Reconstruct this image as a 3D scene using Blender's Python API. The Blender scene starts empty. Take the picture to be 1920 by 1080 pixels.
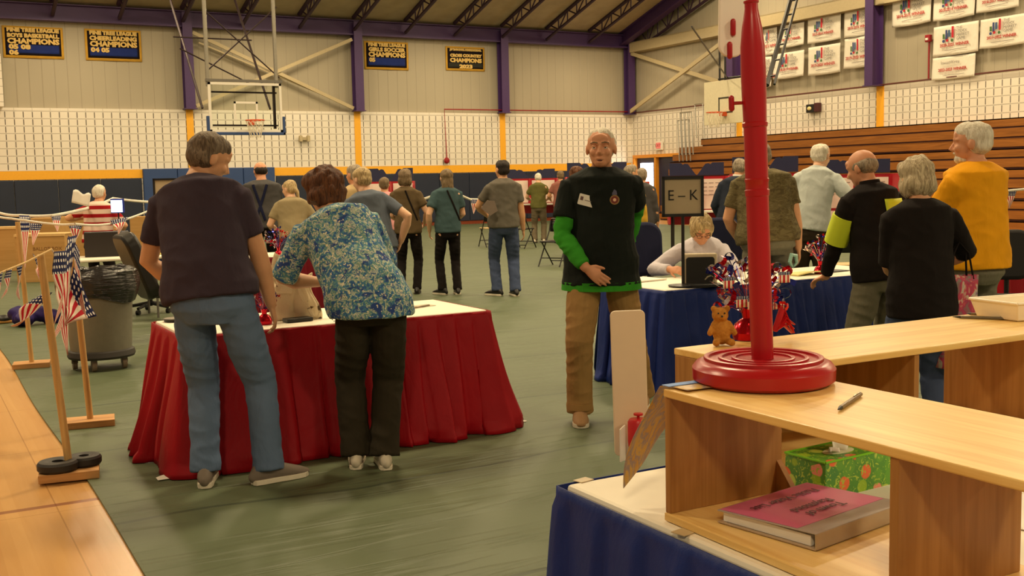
import bpy, bmesh, math, random
import numpy as np
from mathutils import Vector, Matrix, noise
random.seed(7)
PI=math.pi
scene=bpy.context.scene
# ------------------------------------------------------------------ camera
F=2060.0; H=1.53
VX=Vector((0.8738,0.0659,-0.4818)); VX.normalize()
VY=Vector((-0.4851,0.0745,-0.8713)); VY-=VY.dot(VX)*VX; VY.normalize()
VZ=VX.cross(VY)
R3=Matrix((VX,VY,VZ))            # world = R3 @ camera vector
CAMP=Vector((0,0,H))
cd=bpy.data.cameras.new('camera'); cam=bpy.data.objects.new('camera',cd)
scene.collection.objects.link(cam)
cam.matrix_world=Matrix.Translation(CAMP)@R3.to_4x4()
cd.sensor_fit='HORIZONTAL'; cd.sensor_width=36.0; cd.lens=36.0*F/1920.0
cd.clip_start=0.05; cd.clip_end=200
scene.camera=cam
scene.view_settings.view_transform='Standard'; scene.view_settings.look='None'
scene.view_settings.gamma=1.0; scene.view_settings.use_curve_mapping=False
scene.view_settings.exposure=0.80
# ------------------------------------------------------------------ world and lamps
wd=bpy.data.worlds.new('hall_air'); scene.world=wd; wd.use_nodes=True
bg=wd.node_tree.nodes['Background']; bg.inputs[0].default_value=(1.0,0.78,0.50,1); bg.inputs[1].default_value=0.16
def lamp(x,y,z,p,s=0.9,col=(1.0,0.79,0.48)):
    l=bpy.data.lights.new('high_bay_and_fill_light','AREA'); l.shape='DISK'; l.size=s; l.energy=p; l.color=col
    o=bpy.data.objects.new('high_bay_and_fill_light',l); o.location=(x,y,z); scene.collection.objects.link(o)
    return o
for ly in (-3.2,2.5,9.0,15.5,22.0,28.0,33.2):  # first row, behind the camera, is fill added to brighten faces
    for lx in (-2.5,4.6,11.0,17.0,22.8):
        if ly>33 and lx<0: continue
        lamp(lx,ly,(6.2 if ly<0 else min(7.6+0.29*(35.8-ly)*0.55,9.2)) if ly<33 else 6.7,(150 if ly<0 else 300 if ly<5 else 260 if ly<12 else 190 if ly<20 else 150) if ly<33 else 60)
# ------------------------------------------------------------------ pixel -> place (measured from the photograph)
def ray(px,py): return R3@Vector(((px-960)/F,-(py-540)/F,-1.0))
def Zp(px,py,z=0.0):
    d=ray(px,py); return CAMP+d*((z-H)/d.z)
def Yq(px,py,y):
    d=ray(px,py); return CAMP+d*(y/d.y)
def Xq(px,py,x):
    d=ray(px,py); return CAMP+d*(x/d.x)
def Dp(px,py,dep,z=None):
    p=CAMP+ray(px,py)*dep
    if z is not None: p.z=z
    return p
VIEW=math.radians(-28.9)
# ------------------------------------------------------------------ object helpers
COL=scene.collection
def empty(name,label,cat,loc=(0,0,0),rz=0.0,group=None):
    o=bpy.data.objects.new(name,None); o.empty_display_size=0.1; COL.objects.link(o)
    o.location=loc; o.rotation_euler=(0,0,rz); tag(o,label,cat,group); return o
def tag(o,label=None,cat=None,group=None,kind=None):
    if label: o['label']=label
    if cat: o['category']=cat
    if group: o['group']=group
    if kind: o['kind']=kind
    return o
def dup(root,loc,rz,label=None,group=None):
    def cp(o,par):
        c=o.copy(); COL.objects.link(c); c.parent=par
        for ch in [x for x in ALL if x.parent==o]: ALL.append(cp(ch,c))
        return c
    r=cp(root,None); r.location=loc; r.rotation_euler=(0,0,rz)
    if label: r['label']=label
    if group: r['group']=group
    return r
ALL=[]
class MB:
    def __init__(s): s.v=[]; s.f=[]; s.uv={}
    def add(s,vs,fs):
        b=len(s.v); s.v+= [tuple(v) for v in vs]; s.f+=[tuple(i+b for i in f) for f in fs]; return s
    def box(s,c,d,rot=None):
        hx,hy,hz=d[0]/2,d[1]/2,d[2]/2
        vs=[Vector((x,y,z)) for x in(-hx,hx) for y in(-hy,hy) for z in(-hz,hz)]
        if rot is not None: vs=[rot@v for v in vs]
        c=Vector(c); vs=[v+c for v in vs]
        return s.add(vs,[(0,1,3,2),(4,6,7,5),(0,4,5,1),(2,3,7,6),(0,2,6,4),(1,5,7,3)])
    def b2(s,x0,x1,y0,y1,z0,z1): return s.box(((x0+x1)/2,(y0+y1)/2,(z0+z1)/2),(abs(x1-x0),abs(y1-y0),abs(z1-z0)))
    def tube(s,pts,rad,seg=10,up=None,cap=True,dome=False,frame=None):
        pts=[Vector(p) for p in pts]; n=len(pts)
        if not isinstance(rad,(list,tuple)): rad=[rad]*n
        rad=[(r,r) if not isinstance(r,(list,tuple)) else r for r in rad]
        if dome:
            # rounded ends
            d0=(pts[0]-pts[1]).normalized(); d1=(pts[-1]-pts[-2]).normalized()
            r0=min(rad[0]); r1=min(rad[-1])
            pre=[];prr=[];post=[];por=[]
            for k in (3,2,1):
                a=k/3.3*PI/2; pre.append(pts[0]+d0*r0*math.sin(a)); prr.append((rad[0][0]*math.cos(a),rad[0][1]*math.cos(a)))
            for k in (1,2,3):
                a=k/3.3*PI/2; post.append(pts[-1]+d1*r1*math.sin(a)); por.append((rad[-1][0]*math.cos(a),rad[-1][1]*math.cos(a)))
            pts=pre+pts+post; rad=prr+rad+por; n=len(pts)
        u=Vector(up) if up is not None else None; vs=[]; px=None
        for i,p in enumerate(pts):
            a=pts[max(i-1,0)]; b=pts[min(i+1,n-1)]; t=(b-a)
            t=t.normalized() if t.length>1e-9 else Vector((0,0,1))
            if px is None:
                h=u if u is not None else (Vector((0,0,1)) if abs(t.z)<0.9 else Vector((1,0,0)))
                x=(h-h.dot(t)*t); x=x.normalized() if x.length>1e-6 else t.orthogonal().normalized()
            else:
                h=u if u is not None else px
                x=(h-h.dot(t)*t); x=x.normalized() if x.length>1e-6 else px
            px=x; y=t.cross(x)
            for k in range(seg):
                th=2*PI*k/seg; vs.append(p+x*(rad[i][0]*math.cos(th))+y*(rad[i][1]*math.sin(th)))
        fs=[(i*seg+k,i*seg+(k+1)%seg,(i+1)*seg+(k+1)%seg,(i+1)*seg+k) for i in range(n-1) for k in range(seg)]
        if cap: fs+=[tuple(range(seg-1,-1,-1)),tuple((n-1)*seg+k for k in range(seg))]
        return s.add(vs,fs)
    def ell(s,c,r,rot=None,su=16,sv=10):
        c=Vector(c); r=(r,r,r) if not isinstance(r,(tuple,list)) else r
        vs=[];fs=[]
        for j in range(1,sv):
            ph=PI*j/sv
            for i in range(su):
                th=2*PI*i/su; v=Vector((r[0]*math.sin(ph)*math.cos(th),r[1]*math.sin(ph)*math.sin(th),r[2]*math.cos(ph)))
                vs.append(c+(rot@v if rot is not None else v))
        t=Vector((0,0,r[2])); bt=Vector((0,0,-r[2]))
        vs.append(c+(rot@t if rot is not None else t)); vs.append(c+(rot@bt if rot is not None else bt))
        for j in range(sv-2):
            for i in range(su):
                fs.append((j*su+i,(j+1)*su+i,(j+1)*su+(i+1)%su,j*su+(i+1)%su))
        T=(sv-1)*su; B=T+1
        for i in range(su):
            fs.append((T,i,(i+1)%su)); fs.append((B,(sv-2)*su+(i+1)%su,(sv-2)*su+i))
        return s.add(vs,fs)
    def lathe(s,prof,c=(0,0,0),seg=32,cap=True):
        c=Vector(c); vs=[c+Vector((r*math.cos(2*PI*k/seg),r*math.sin(2*PI*k/seg),z)) for r,z in prof for k in range(seg)]
        n=len(prof); fs=[(i*seg+k,i*seg+(k+1)%seg,(i+1)*seg+(k+1)%seg,(i+1)*seg+k) for i in range(n-1) for k in range(seg)]
        if cap: fs+=[tuple(range(seg-1,-1,-1)),tuple((n-1)*seg+k for k in range(seg))]
        return s.add(vs,fs)
    def prism(s,poly,depth,M=None):
        n=len(poly); vs=[Vector((x,y,0)) for x,y in poly]+[Vector((x,y,depth)) for x,y in poly]
        if M is not None: vs=[M@v for v in vs]
        return s.add(vs,[tuple(range(n-1,-1,-1)),tuple(range(n,2*n))]+[(i,(i+1)%n,n+(i+1)%n,n+i) for i in range(n)])
    def grid(s,fn,nu,nv):
        b=len(s.v)
        for j in range(nv+1):
            for i in range(nu+1):
                s.v.append(tuple(fn(i/nu,j/nv))); s.uv[len(s.v)-1]=(i/nu,j/nv)
        for j in range(nv):
            for i in range(nu):
                a=b+j*(nu+1)+i; s.f.append((a,a+1,a+nu+2,a+nu+1))
        return s
    def build(s,name,m,parent=None,smooth=False,bevel=0,solid=0,loc=None,rz=None,remesh=0,sm=0,sub=0,fn=None):
        me=bpy.data.meshes.new(name); me.from_pydata(s.v,[],s.f); me.validate()
        if s.uv:
            uvl=me.uv_layers.new(name='UVMap')
            for lp in me.loops: uvl.data[lp.index].uv=s.uv.get(lp.vertex_index,(0,0))
        o=bpy.data.objects.new(name,me); COL.objects.link(o)
        if not s.uv:
            bm=bmesh.new(); bm.from_mesh(me); bmesh.ops.recalc_face_normals(bm,faces=bm.faces); bm.to_mesh(me); bm.free()
        if remesh:
            md=o.modifiers.new('r','REMESH'); md.mode='VOXEL'; md.voxel_size=remesh; md.use_smooth_shade=True
            if sm:
                m2=o.modifiers.new('s','SMOOTH'); m2.factor=0.5; m2.iterations=sm
            bake(o); me=o.data; smooth=True
        if fn is not None:
            n=len(me.vertices); co=np.empty(n*3); me.vertices.foreach_get('co',co); no=np.empty(n*3); me.vertices.foreach_get('normal',no)
            co=co.reshape(-1,3); no=no.reshape(-1,3); d=fn(co,no); me.vertices.foreach_set('co',(co+d).ravel()); me.update()
        me.materials.clear(); me.materials.append(m)
        if smooth:
            me.polygons.foreach_set('use_smooth',[True]*len(me.polygons))
            if not remesh and not s.uv: me.set_sharp_from_angle(angle=0.6)
        if bevel:
            b=o.modifiers.new('b','BEVEL'); b.width=bevel; b.segments=2; b.limit_method='ANGLE'; b.angle_limit=0.6
        if solid:
            b=o.modifiers.new('t','SOLIDIFY'); b.thickness=solid; b.offset=0
        if sub:
            b=o.modifiers.new('u','SUBSURF'); b.levels=sub; b.render_levels=sub
        if parent is not None: o.parent=parent
        if loc is not None: o.location=loc
        if rz is not None: o.rotation_euler=(0,0,rz)
        ALL.append(o)
        return o
def bake(o):
    dg=bpy.context.evaluated_depsgraph_get(); dg.update()
    me=bpy.data.meshes.new_from_object(o.evaluated_get(dg)); o.modifiers.clear(); old=o.data; o.data=me; bpy.data.meshes.remove(old)
def structure(o): o['kind']='structure'; return o
def text(body,size,M,m,parent=None,name='lettering',ext=0.001,align='CENTER',sx=1.0,bold=0.0,space=1.0):
    c=bpy.data.curves.new(name,'FONT'); c.body=body; c.size=size; c.align_x=align; c.align_y='CENTER'; c.extrude=ext; c.offset=bold
    c.resolution_u=2; c.space_line=space
    o=bpy.data.objects.new(name,c); COL.objects.link(o)
    dg=bpy.context.evaluated_depsgraph_get(); dg.update()
    me=bpy.data.meshes.new_from_object(o.evaluated_get(dg)); bpy.data.objects.remove(o)
    me.transform(M@Matrix.Diagonal((sx,1,1,1))); me.materials.clear(); me.materials.append(m)
    o=bpy.data.objects.new(name,me); COL.objects.link(o)
    if parent is not None: o.parent=parent
    ALL.append(o)
    return o
def frameM(o,xd,yd):
    x=Vector(xd).normalized(); y=Vector(yd); y=(y-y.dot(x)*x).normalized(); z=x.cross(y)
    return Matrix.Translation(Vector(o))@Matrix((x,y,z)).transposed().to_4x4()
# ------------------------------------------------------------------ materials
def s2l(c):
    return tuple((v/255/12.92 if v/255<=0.04045 else ((v/255+0.055)/1.055)**2.4) for v in c)
class NT:
    def __init__(s,name):
        s.m=bpy.data.materials.new(name); s.m.use_nodes=True; s.t=s.m.node_tree; s.n=s.t.nodes; s.b=s.n['Principled BSDF']
    def node(s,ty,**k):
        n=s.n.new(ty)
        for a,v in k.items(): setattr(n,a,v)
        return n
    def link(s,a,b): s.t.links.new(a,b)
    def setin(s,inp,v):
        if isinstance(v,bpy.types.NodeSocket): s.link(v,inp)
        elif isinstance(v,(tuple,list)) and len(v)==3 and inp.type=='RGBA': inp.default_value=(*v,1)
        else: inp.default_value=v
    def math(s,op,a,b=0.0,c=0.0):
        n=s.node('ShaderNodeMath',operation=op)
        s.setin(n.inputs[0],a); s.setin(n.inputs[1],b); s.setin(n.inputs[2],c); return n.outputs[0]
    def mix(s,f,a,b,bl='MIX'):
        n=s.node('ShaderNodeMix',data_type='RGBA',blend_type=bl)
        s.setin(n.inputs[0],f); s.setin(n.inputs[6],a); s.setin(n.inputs[7],b); return n.outputs[2]
    def coord(s,kind='Object'):
        n=s.node('ShaderNodeTexCoord'); return n.outputs[kind]
    def sep(s,v):
        n=s.node('ShaderNodeSeparateXYZ'); s.link(v,n.inputs[0]); return n.outputs
    def map(s,v,sc=(1,1,1),loc=(0,0,0),rot=(0,0,0)):
        n=s.node('ShaderNodeMapping'); s.link(v,n.inputs[0]); n.inputs['Scale'].default_value=sc; n.inputs['Location'].default_value=loc; n.inputs['Rotation'].default_value=rot; return n.outputs[0]
    def noise(s,v,sc=5,det=3,rough=0.5,dist=0.0):
        n=s.node('ShaderNodeTexNoise'); s.link(v,n.inputs['Vector']); n.inputs['Scale'].default_value=sc; n.inputs['Detail'].default_value=det; n.inputs['Roughness'].default_value=rough; n.inputs['Distortion'].default_value=dist; return n.outputs['Fac']
    def vor(s,v,sc=5,out='Distance'):
        n=s.node('ShaderNodeTexVoronoi'); s.link(v,n.inputs['Vector']); n.inputs['Scale'].default_value=sc; return n.outputs[out]
    def ramp(s,f,stops,const=False):
        n=s.node('ShaderNodeValToRGB'); s.link(f,n.inputs[0]); e=n.color_ramp
        if const: e.interpolation='CONSTANT'
        while len(e.elements)<len(stops): e.elements.new(0.5)
        for el,(p,c) in zip(e.elements,stops): el.position=p; el.color=(*c,1)
        return n.outputs[0]
    def step(s,v,lo,hi):
        n=s.node('ShaderNodeMapRange',interpolation_type='SMOOTHSTEP'); s.setin(n.inputs[0],v); n.inputs[1].default_value=lo; n.inputs[2].default_value=hi; return n.outputs[0]
    def bump(s,h,st=0.3,d=0.01):
        n=s.node('ShaderNodeBump'); s.link(h,n.inputs['Height']); n.inputs['Strength'].default_value=st; n.inputs['Distance'].default_value=d; s.link(n.outputs[0],s.b.inputs['Normal'])
    def out(s,col=None,rough=None,metal=None,spec=None):
        if col is not None: s.setin(s.b.inputs['Base Color'],col)
        if rough is not None: s.setin(s.b.inputs['Roughness'],rough)
        if metal is not None: s.setin(s.b.inputs['Metallic'],metal)
        if spec is not None: s.setin(s.b.inputs['Specular IOR Level'],spec)
        return s.m
def plain(name,c,rough=0.5,metal=0.0,var=0.06,sc=20,bump=0.0,spec=0.5,emit=0):
    t=NT(name); c=s2l(c); v=t.coord(); n=t.noise(v,sc,3)
    d=tuple(x*(1-var*2) for x in c); e=tuple(min(1,x*(1+var*2)) for x in c)
    t.out(t.mix(n,d,e),rough,metal,spec)
    if bump: t.bump(n,bump,0.004)
    if emit:
        t.b.inputs['Emission Color'].default_value=(*c,1); t.b.inputs['Emission Strength'].default_value=emit
    return t.m
_cl={}
def cloth(name,c,rough=0.9,var=0.10,weave=260,fold=0.5):
    if name in _cl: return _cl[name]
    t=NT(name); c=s2l(c); v=t.coord(); n=t.noise(v,6,4); w=t.noise(v,weave,1)
    d=tuple(x*(1-var*2.2) for x in c); e=tuple(min(1,x*(1+var*1.6)) for x in c)
    t.out(t.mix(n,d,e),rough,0,0.2)
    f=t.noise(t.map(v,(1,1,0.45)),9,3,0.55,0.6)
    t.bump(t.math('ADD',t.math('MULTIPLY',f,fold*2),t.math('MULTIPLY',w,0.05)),0.55,0.02)
    _cl[name]=t.m; return t.m
def wood(name,c1,c2,axis=0,sc=6.0,rough=0.35,plank=None,ring=1.0):
    t=NT(name); v=t.coord(); s=[sc*4,sc*4,sc*4]; s[axis]=sc*0.22
    n=t.noise(t.map(v,tuple(s)),1.0,5,0.6,1.2); n2=t.noise(t.map(v,tuple(x*4 for x in s)),1.0,2)
    f=t.math('ADD',t.math('MULTIPLY',n,0.8),t.math('MULTIPLY',n2,0.2)); f=t.step(f,0.3,0.72)
    col=t.mix(f,s2l(c1),s2l(c2)); t.out(col,rough,0,0.4); t.bump(n2,0.05,0.002); return t.m
# ------------------------------------------------------------------ room materials
WY=35.84; WX=25.31
def block_mat(name,horiz):
    t=NT(name); x,y,z=t.sep(t.coord('Object')); u=x if horiz=='x' else y
    row=t.math('DIVIDE',t.math('SUBTRACT',z,2.13),0.222)
    ri=t.math('FLOOR',row); rf=t.math('FRACT',row)
    bold=t.math('LESS_THAN',t.math('ABSOLUTE',t.math('SUBTRACT',t.math('FRACT',t.math('DIVIDE',u,0.25)),0.5)),0.055)
    inrow=t.math('MULTIPLY',t.math('GREATER_THAN',rf,0.14),t.math('LESS_THAN',rf,0.9))
    bold=t.math('MULTIPLY',bold,inrow); bold=t.math('MULTIPLY',bold,t.math('LESS_THAN',z,3.90))
    off=t.math('MULTIPLY',t.math('MODULO',ri,2.0),0.5)
    th=t.math('FRACT',t.math('ADD',t.math('DIVIDE',u,0.5),off))
    thin=t.math('LESS_THAN',t.math('ABSOLUTE',t.math('SUBTRACT',th,0.25)),0.014)
    hl=t.math('GREATER_THAN',t.math('ABSOLUTE',t.math('SUBTRACT',rf,0.5)),0.445)
    line=t.math('MAXIMUM',t.math('MULTIPLY',thin,0.45),t.math('MULTIPLY',hl,0.5))
    n=t.noise(t.coord(),1.2,3)
    base=t.mix(n,s2l((228,220,205)),s2l((240,233,220)))
    c=t.mix(line,base,s2l((120,105,90))); c=t.mix(t.math('MULTIPLY',bold,0.9),c,s2l((70,58,50)))
    t.out(c,0.55); t.bump(t.math('SUBTRACT',1.0,t.math('MAXIMUM',line,bold)),0.3,0.01); return t.m
def panel_mat(name,horiz,c=(178,168,146)):
    t=NT(name); x,y,z=t.sep(t.coord('Object')); u=x if horiz=='x' else y
    fr=t.math('FRACT',t.math('DIVIDE',u,0.36)); g=t.math('LESS_THAN',fr,0.05)
    n=t.noise(t.map(t.coord(),(1,1,0.3)),0.9,4); b=t.mix(n,s2l(tuple(v*0.93 for v in c)),s2l(c))
    t.out(t.mix(t.math('MULTIPLY',g,0.35),b,s2l((120,112,98))),0.6); t.bump(t.step(fr,0,0.12),0.4,0.02); return t.m
Mblx=block_mat('painted_block_far','x'); Mbly=block_mat('painted_block_right','y')
Mpax=panel_mat('ribbed_panel_far','x'); Mpay=panel_mat('ribbed_panel_right','y')
Mpurple=plain('purple_steel',(72,46,100),0.5); Mjoist=plain('dark_purple_joist',(52,30,52),0.6); Myel=plain('yellow_paint',(246,178,40),0.5,var=0.03)
Mpad=plain('navy_pad_vinyl',(26,36,58),0.5,var=0.08,sc=3); Mpadb=plain('blue_pad_vinyl',(42,70,122),0.5,var=0.05,sc=3)
Mbeige=plain('beige_steel',(186,170,134),0.5); Mroof=plain('roof_insulation',(172,158,128),0.8,sc=2,bump=0.6,var=0.12)
Mredpipe=plain('red_pipe_paint',(150,20,30),0.4); Mblack=plain('black_plastic',(22,20,20),0.4); Mbmetal=plain('black_metal',(20,18,20),0.35,0.3)
Mwhite=plain('white_paint',(236,230,218),0.5,var=0.02); Mpaper=plain('white_paper',(240,236,226),0.8,var=0.02)
Mgold=plain('gold_lettering',(225,190,110),0.7,var=0.02); Mink=plain('black_ink',(25,22,24),0.7)
Mchrome=plain('brushed_steel',(180,178,170),0.3,0.9); Mgrey=plain('grey_plastic',(110,106,98),0.5)
Mred=plain('red_paint',(190,22,30),0.38,var=0.04); Mdred=plain('booth_red',(176,20,36),0.5,var=0.05)
Mnavy=cloth('navy_cloth',(30,34,76)); Morange=plain('orange_trim',(226,150,40),0.45)
# gym floor
t=NT('maple_floor'); v=t.coord(); x,y,z=t.sep(v)
pl=t.math('FLOOR',t.math('DIVIDE',x,0.057)); wn=t.node('ShaderNodeTexWhiteNoise',noise_dimensions='1D'); t.link(pl,wn.inputs['W'])
n=t.noise(t.map(v,(9,0.8,1)),1,4,0.6,0.8); f=t.math('ADD',t.math('MULTIPLY',n,0.7),t.math('MULTIPLY',wn.outputs[0],0.35))
c=t.mix(f,s2l((182,132,76)),s2l((212,166,104)))
g=t.math('LESS_THAN',t.math('FRACT',t.math('DIVIDE',x,0.57)),0.012); g2=t.math('LESS_THAN',t.math('FRACT',t.math('DIVIDE',y,1.4)),0.004)
c=t.mix(t.math('MULTIPLY',t.math('MAXIMUM',g,g2),0.4),c,s2l((110,64,34)))
ln=t.math('LESS_THAN',t.math('ABSOLUTE',t.math('SUBTRACT',y,5.73)),0.025); c=t.mix(t.math('MULTIPLY',ln,0.7),c,s2l((120,60,50)))
Mfloor=t.out(c,0.26,0,0.5)
b=MB(); b.b2(-9,WX+.6,-4,WY+.3,-0.3,-0.012); o=b.build('floor',Mfloor); structure(o)
# green protective floor cover with seams and ripples
t=NT('green_floor_vinyl'); v=t.coord(); x,y,z=t.sep(v)
w=t.noise(t.map(v,(0.25,1.6,1)),1.3,4,0.6,0.5); yy=t.math('ADD',y,t.math('MULTIPLY',t.noise(v,0.7,2),0.35))
s1=t.math('FRACT',t.math('DIVIDE',yy,1.53)); seam=t.math('LESS_THAN',t.math('ABSOLUTE',t.math('SUBTRACT',s1,0.5)),0.010)
c=t.mix(t.noise(v,0.8,4),s2l((80,90,66)),s2l((96,106,80)))
c=t.mix(t.math('MULTIPLY',seam,0.55),c,s2l((40,52,40)))
rp=t.noise(t.map(v,(0.5,5.0,1),rot=(0,0,0.12)),1.1,3,0.5,1.5)
Mtarp=t.out(c,0.5,0,0.3); t.bump(t.math('ADD',t.math('MULTIPLY',t.step(rp,0.5,0.62),0.8),t.math('ADD',w,t.math('MULTIPLY',seam,-1.0))),0.35,0.03)
b=MB(); ys=[-3+i*0.35 for i in range(int((35.7+3)/0.35)+1)]; ys.append(35.7)
def edge(yy): return 0.762+0.012*math.sin(yy*1.3)+max(0,(yy-12))*0.05
for i in range(len(ys)-1):
    y0,y1=ys[i],ys[i+1]; e0,e1=edge(y0),edge(y1)
    b.add([(e0,y0,0),(WX-3.4,y0,0),(WX-3.4,y1,0),(e1,y1,0),(e0,y0,-0.01),(WX-3.4,y0,-0.01),(WX-3.4,y1,-0.01),(e1,y1,-0.01)],[(0,1,2,3),(4,7,6,5),(0,3,7,4),(1,5,6,2)])
o=b.build('floor_cover',Mtarp); tag(o,'green vinyl floor cover spread over the wooden gym floor','floor cover')
# ------------------------------------------------------------------ walls
def wall(name,b,m): return structure(b.build(name,m))
b=MB(); b.b2(-9,WX,WY,WY+.3,-0.3,2.13); b.b2(-9,WX,WY,WY+.3,2.13,4.0); wall('wall_far',b,Mblx)
b=MB(); b.b2(-9,WX+.3,WY+.12,WY+.3,4.0,7.3); o=wall('wall_far_upper',b,Mpax); o.name='wall_far_panel'
b=MB(); b.b2(-9,WX,WY-.02,WY,1.87,2.13); structure(b.build('trim_1',Myel))
b=MB(); b.b2(WX,WX+.3,-2,32.62,-0.3,4.05); b.b2(WX,WX+.3,35.55,WY+.3,-0.3,4.05); b.b2(WX,WX+.3,32.6,35.56,2.42,4.05); wall('wall_right',b,Mbly)
b=MB(); b.b2(WX+.1,WX+.3,-2,WY+.3,4.05,8); b.add([(WX+.1,-2,8),(WX+.3,-2,8),(WX+.3,WY+.3,8),(WX+.1,WY+.3,8),(WX+.1,17,13),(WX+.3,17,13)],[(0,3,4),(1,5,2),(0,4,5,1),(3,2,5,4)]); o=wall('wall_right_panel',b,Mpay)
b=MB(); b.b2(2.2,2.83,WY-.5,WY,4.0,5.5); wall('wall_left_pier',b,Mblx)
b=MB(); RZ=lambda y: 7.12+0.3*(WY-y)
b.add([(-9,WY+.3,RZ(WY+.3)),(WX+.3,WY+.3,RZ(WY+.3)),(WX+.3,17,RZ(17)),(-9,17,RZ(17)),(WX+.3,-3,RZ(17)-6),(-9,-3,RZ(17)-6)],[(0,1,2,3),(3,2,4,5)])
o=b.build('ceiling',Mroof,solid=0.1); structure(o)
tn=1
def trim(b,m,**k):
    global tn
    tn+=1; return structure(b.build('trim_%d'%tn,m,**k))
# eave beam (I section)
b=MB(); b.b2(-9,WX,WY-.30,WY-.02,6.55,6.58); b.b2(-9,WX,WY-.30,WY-.02,7.02,7.05); b.b2(-9,WX,WY-.18,WY-.14,6.58,7.02); trim(b,Mpurple)
def column(x,y,z0,z1,ax):
    b=MB(); w=0.15
    if ax=='y':
        b.b2(x-w,x+w,y-.36,y-.33,z0,z1); b.b2(x-w,x+w,y-.05,y-.02,z0,z1); b.b2(x-.02,x+.02,y-.33,y-.05,z0,z1); b.b2(x-w-.04,x+w+.04,y-.40,y,z0,z0+.03)
    else:
        b.b2(x-.46,x-.43,y-w,y+w,z0,z1); b.b2(x-.05,x-.02,y-w,y+w,z0,z1); b.b2(x-.43,x-.05,y-.02,y+.02,z0,z1); b.b2(x-.5,x,y-w-.04,y+w+.04,z0,z0+.03)
    trim(b,Mpurple)
for cx_ in (8.22,13.9,19.55): column(cx_,WY,4.0,7.0,'y')
column(WX-.17,WY-.02,4.0,7.05,'y')
column(WX,29.4,4.05,9,'x'); column(WX,23.25,4.05,10.5,'x')
for cx_ in (8.24,13.9,19.57):
    b=MB(); b.b2(cx_-.11,cx_+.11,WY-.03,WY,2.13,4.0); trim(b,Myel)
for cy_,zb in ((29.4,2.9),(23.2,2.8)):
    b=MB(); b.b2(WX-.03,WX,cy_-.13,cy_+.13,2.0,4.05); trim(b,Myel)
# roof joists: open web trusses running up the slope
def joist(x,y0,y1,m=Mjoist,dep=0.42):
    b=MB()
    def P(y,d): return (x,y,RZ(y)-0.08-d)
    b.tube([P(y0,0),P(y1,0)],0.075,6); b.tube([P(y0,dep),P(y1,dep)],0.06,6)
    n=int((y0-y1)/0.62); 
    for i in range(n):
        a=y0-.25-i*0.62
        b.tube([P(a,dep if i%2 else 0),P(a-.62,0 if i%2 else dep)],0.026,5)
        b.tube([P(a-.62,0),P(a-.62,dep)],0.026,5)
    trim(b,m)
for i in range(1,13): joist(WX-.17-i*1.893,WY-.3,28.5)
b=MB()   # rake beam
for (x0,x1,d0,d1) in ((WX-.62,WX-.32,0.05,0.09),(WX-.62,WX-.32,0.50,0.54),(WX-.49,WX-.45,0.09,0.5)):
    y0,y1=WY-.1,24.
    b.add([(x0,y0,RZ(y0)-d0),(x1,y0,RZ(y0)-d0),(x1,y0,RZ(y0)-d1),(x0,y0,RZ(y0)-d1),(x0,y1,RZ(y1)-d0),(x1,y1,RZ(y1)-d0),(x1,y1,RZ(y1)-d1),(x0,y1,RZ(y1)-d1)],[(0,1,2,3),(4,7,6,5),(0,4,5,1),(1,5,6,2),(2,6,7,3),(3,7,4,0)])
trim(b,Mpurple)
joist(WX-.12,WY-.5,26,dep=0.8)
# right wall girt and bracing, far wall bracing
def bar(p,q,w,d,ax):
    p=Vector(p);q=Vector(q); t_=(q-p); L=t_.length; t_.normalize(); n_=Vector((1,0,0)) if ax=='x' else Vector((0,1,0)); s_=t_.cross(n_)
    return Matrix((t_,n_,s_)).transposed(),(p+q)/2,(L,d,w)
def brace(p,q,w,d,ax,m=Mbeige):
    r,c,dm=bar(p,q,w,d,ax); b=MB(); b.box(c,dm,r); trim(b,m)
b=MB(); b.b2(WX-.28,WX+.1,12,WY-.3,6.36,6.40); b.b2(WX-.28,WX-.25,12,WY-.3,6.36,6.74); b.b2(WX-.28,WX+.1,12,WY-.3,6.70,6.74); trim(b,Mbeige)
brace((WX-.2,35.5,6.35),(WX-.2,29.6,4.6),.14,.06,'x'); brace((WX-.26,35.5,4.1),(WX-.26,29.6,6.25),.14,.06,'x')
brace((8.4,WY-.22,6.4),(13.7,WY-.22,4.1),.11,.06,'y'); brace((8.4,WY-.28,4.1),(13.7,WY-.28,6.4),.11,.06,'y')
brace((8.6,WY-.16,6.1),(13.4,WY-.16,4.25),.05,.03,'y')
# sprinkler pipes
b=MB(); b.tube([(WX-.06,WY-.08,4.06),(WX-.06,14,4.10)],0.025,6); trim(b,plain('brown_pipe',(96,50,44),0.5))
b=MB(); a=Yq(833,205,WY-.08); c_=Yq(838,298,WY-.08)
b.tube([(WX-.1,WY-.08,a.z),tuple(a),tuple(c_)],0.022,6); trim(b,Mredpipe)
# wall pads
def pad(x0,x1,z1,m,label,th=.06,n=1,z0=.12):
    b=MB(); w=(x1-x0)/n
    for i in range(n): b.b2(x0+i*w+.006,x0+(i+1)*w-.006,WY-th,WY,z0,z1)
    tag(b.build('wall_pad',m,bevel=0.02),label,'wall pad')
pad(-8,6.66,1.86,Mpad,'long dark navy wall padding at the far left behind the cardboard boxes',n=12)
pad(6.69,10.9,2.15,Mpadb,'taller bright blue wall padding behind the man in suspenders',th=.14,n=4)
pad(10.95,WX-.02,1.86,Mpad,'dark navy wall padding along the far wall behind the voting booths',n=12)
b=MB(); b.b2(-8,WX,WY-.03,WY,0,.12); o=structure(b.build('baseboard_far',wood('red_brown_base',(110,50,30),(130,64,40))))
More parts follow.
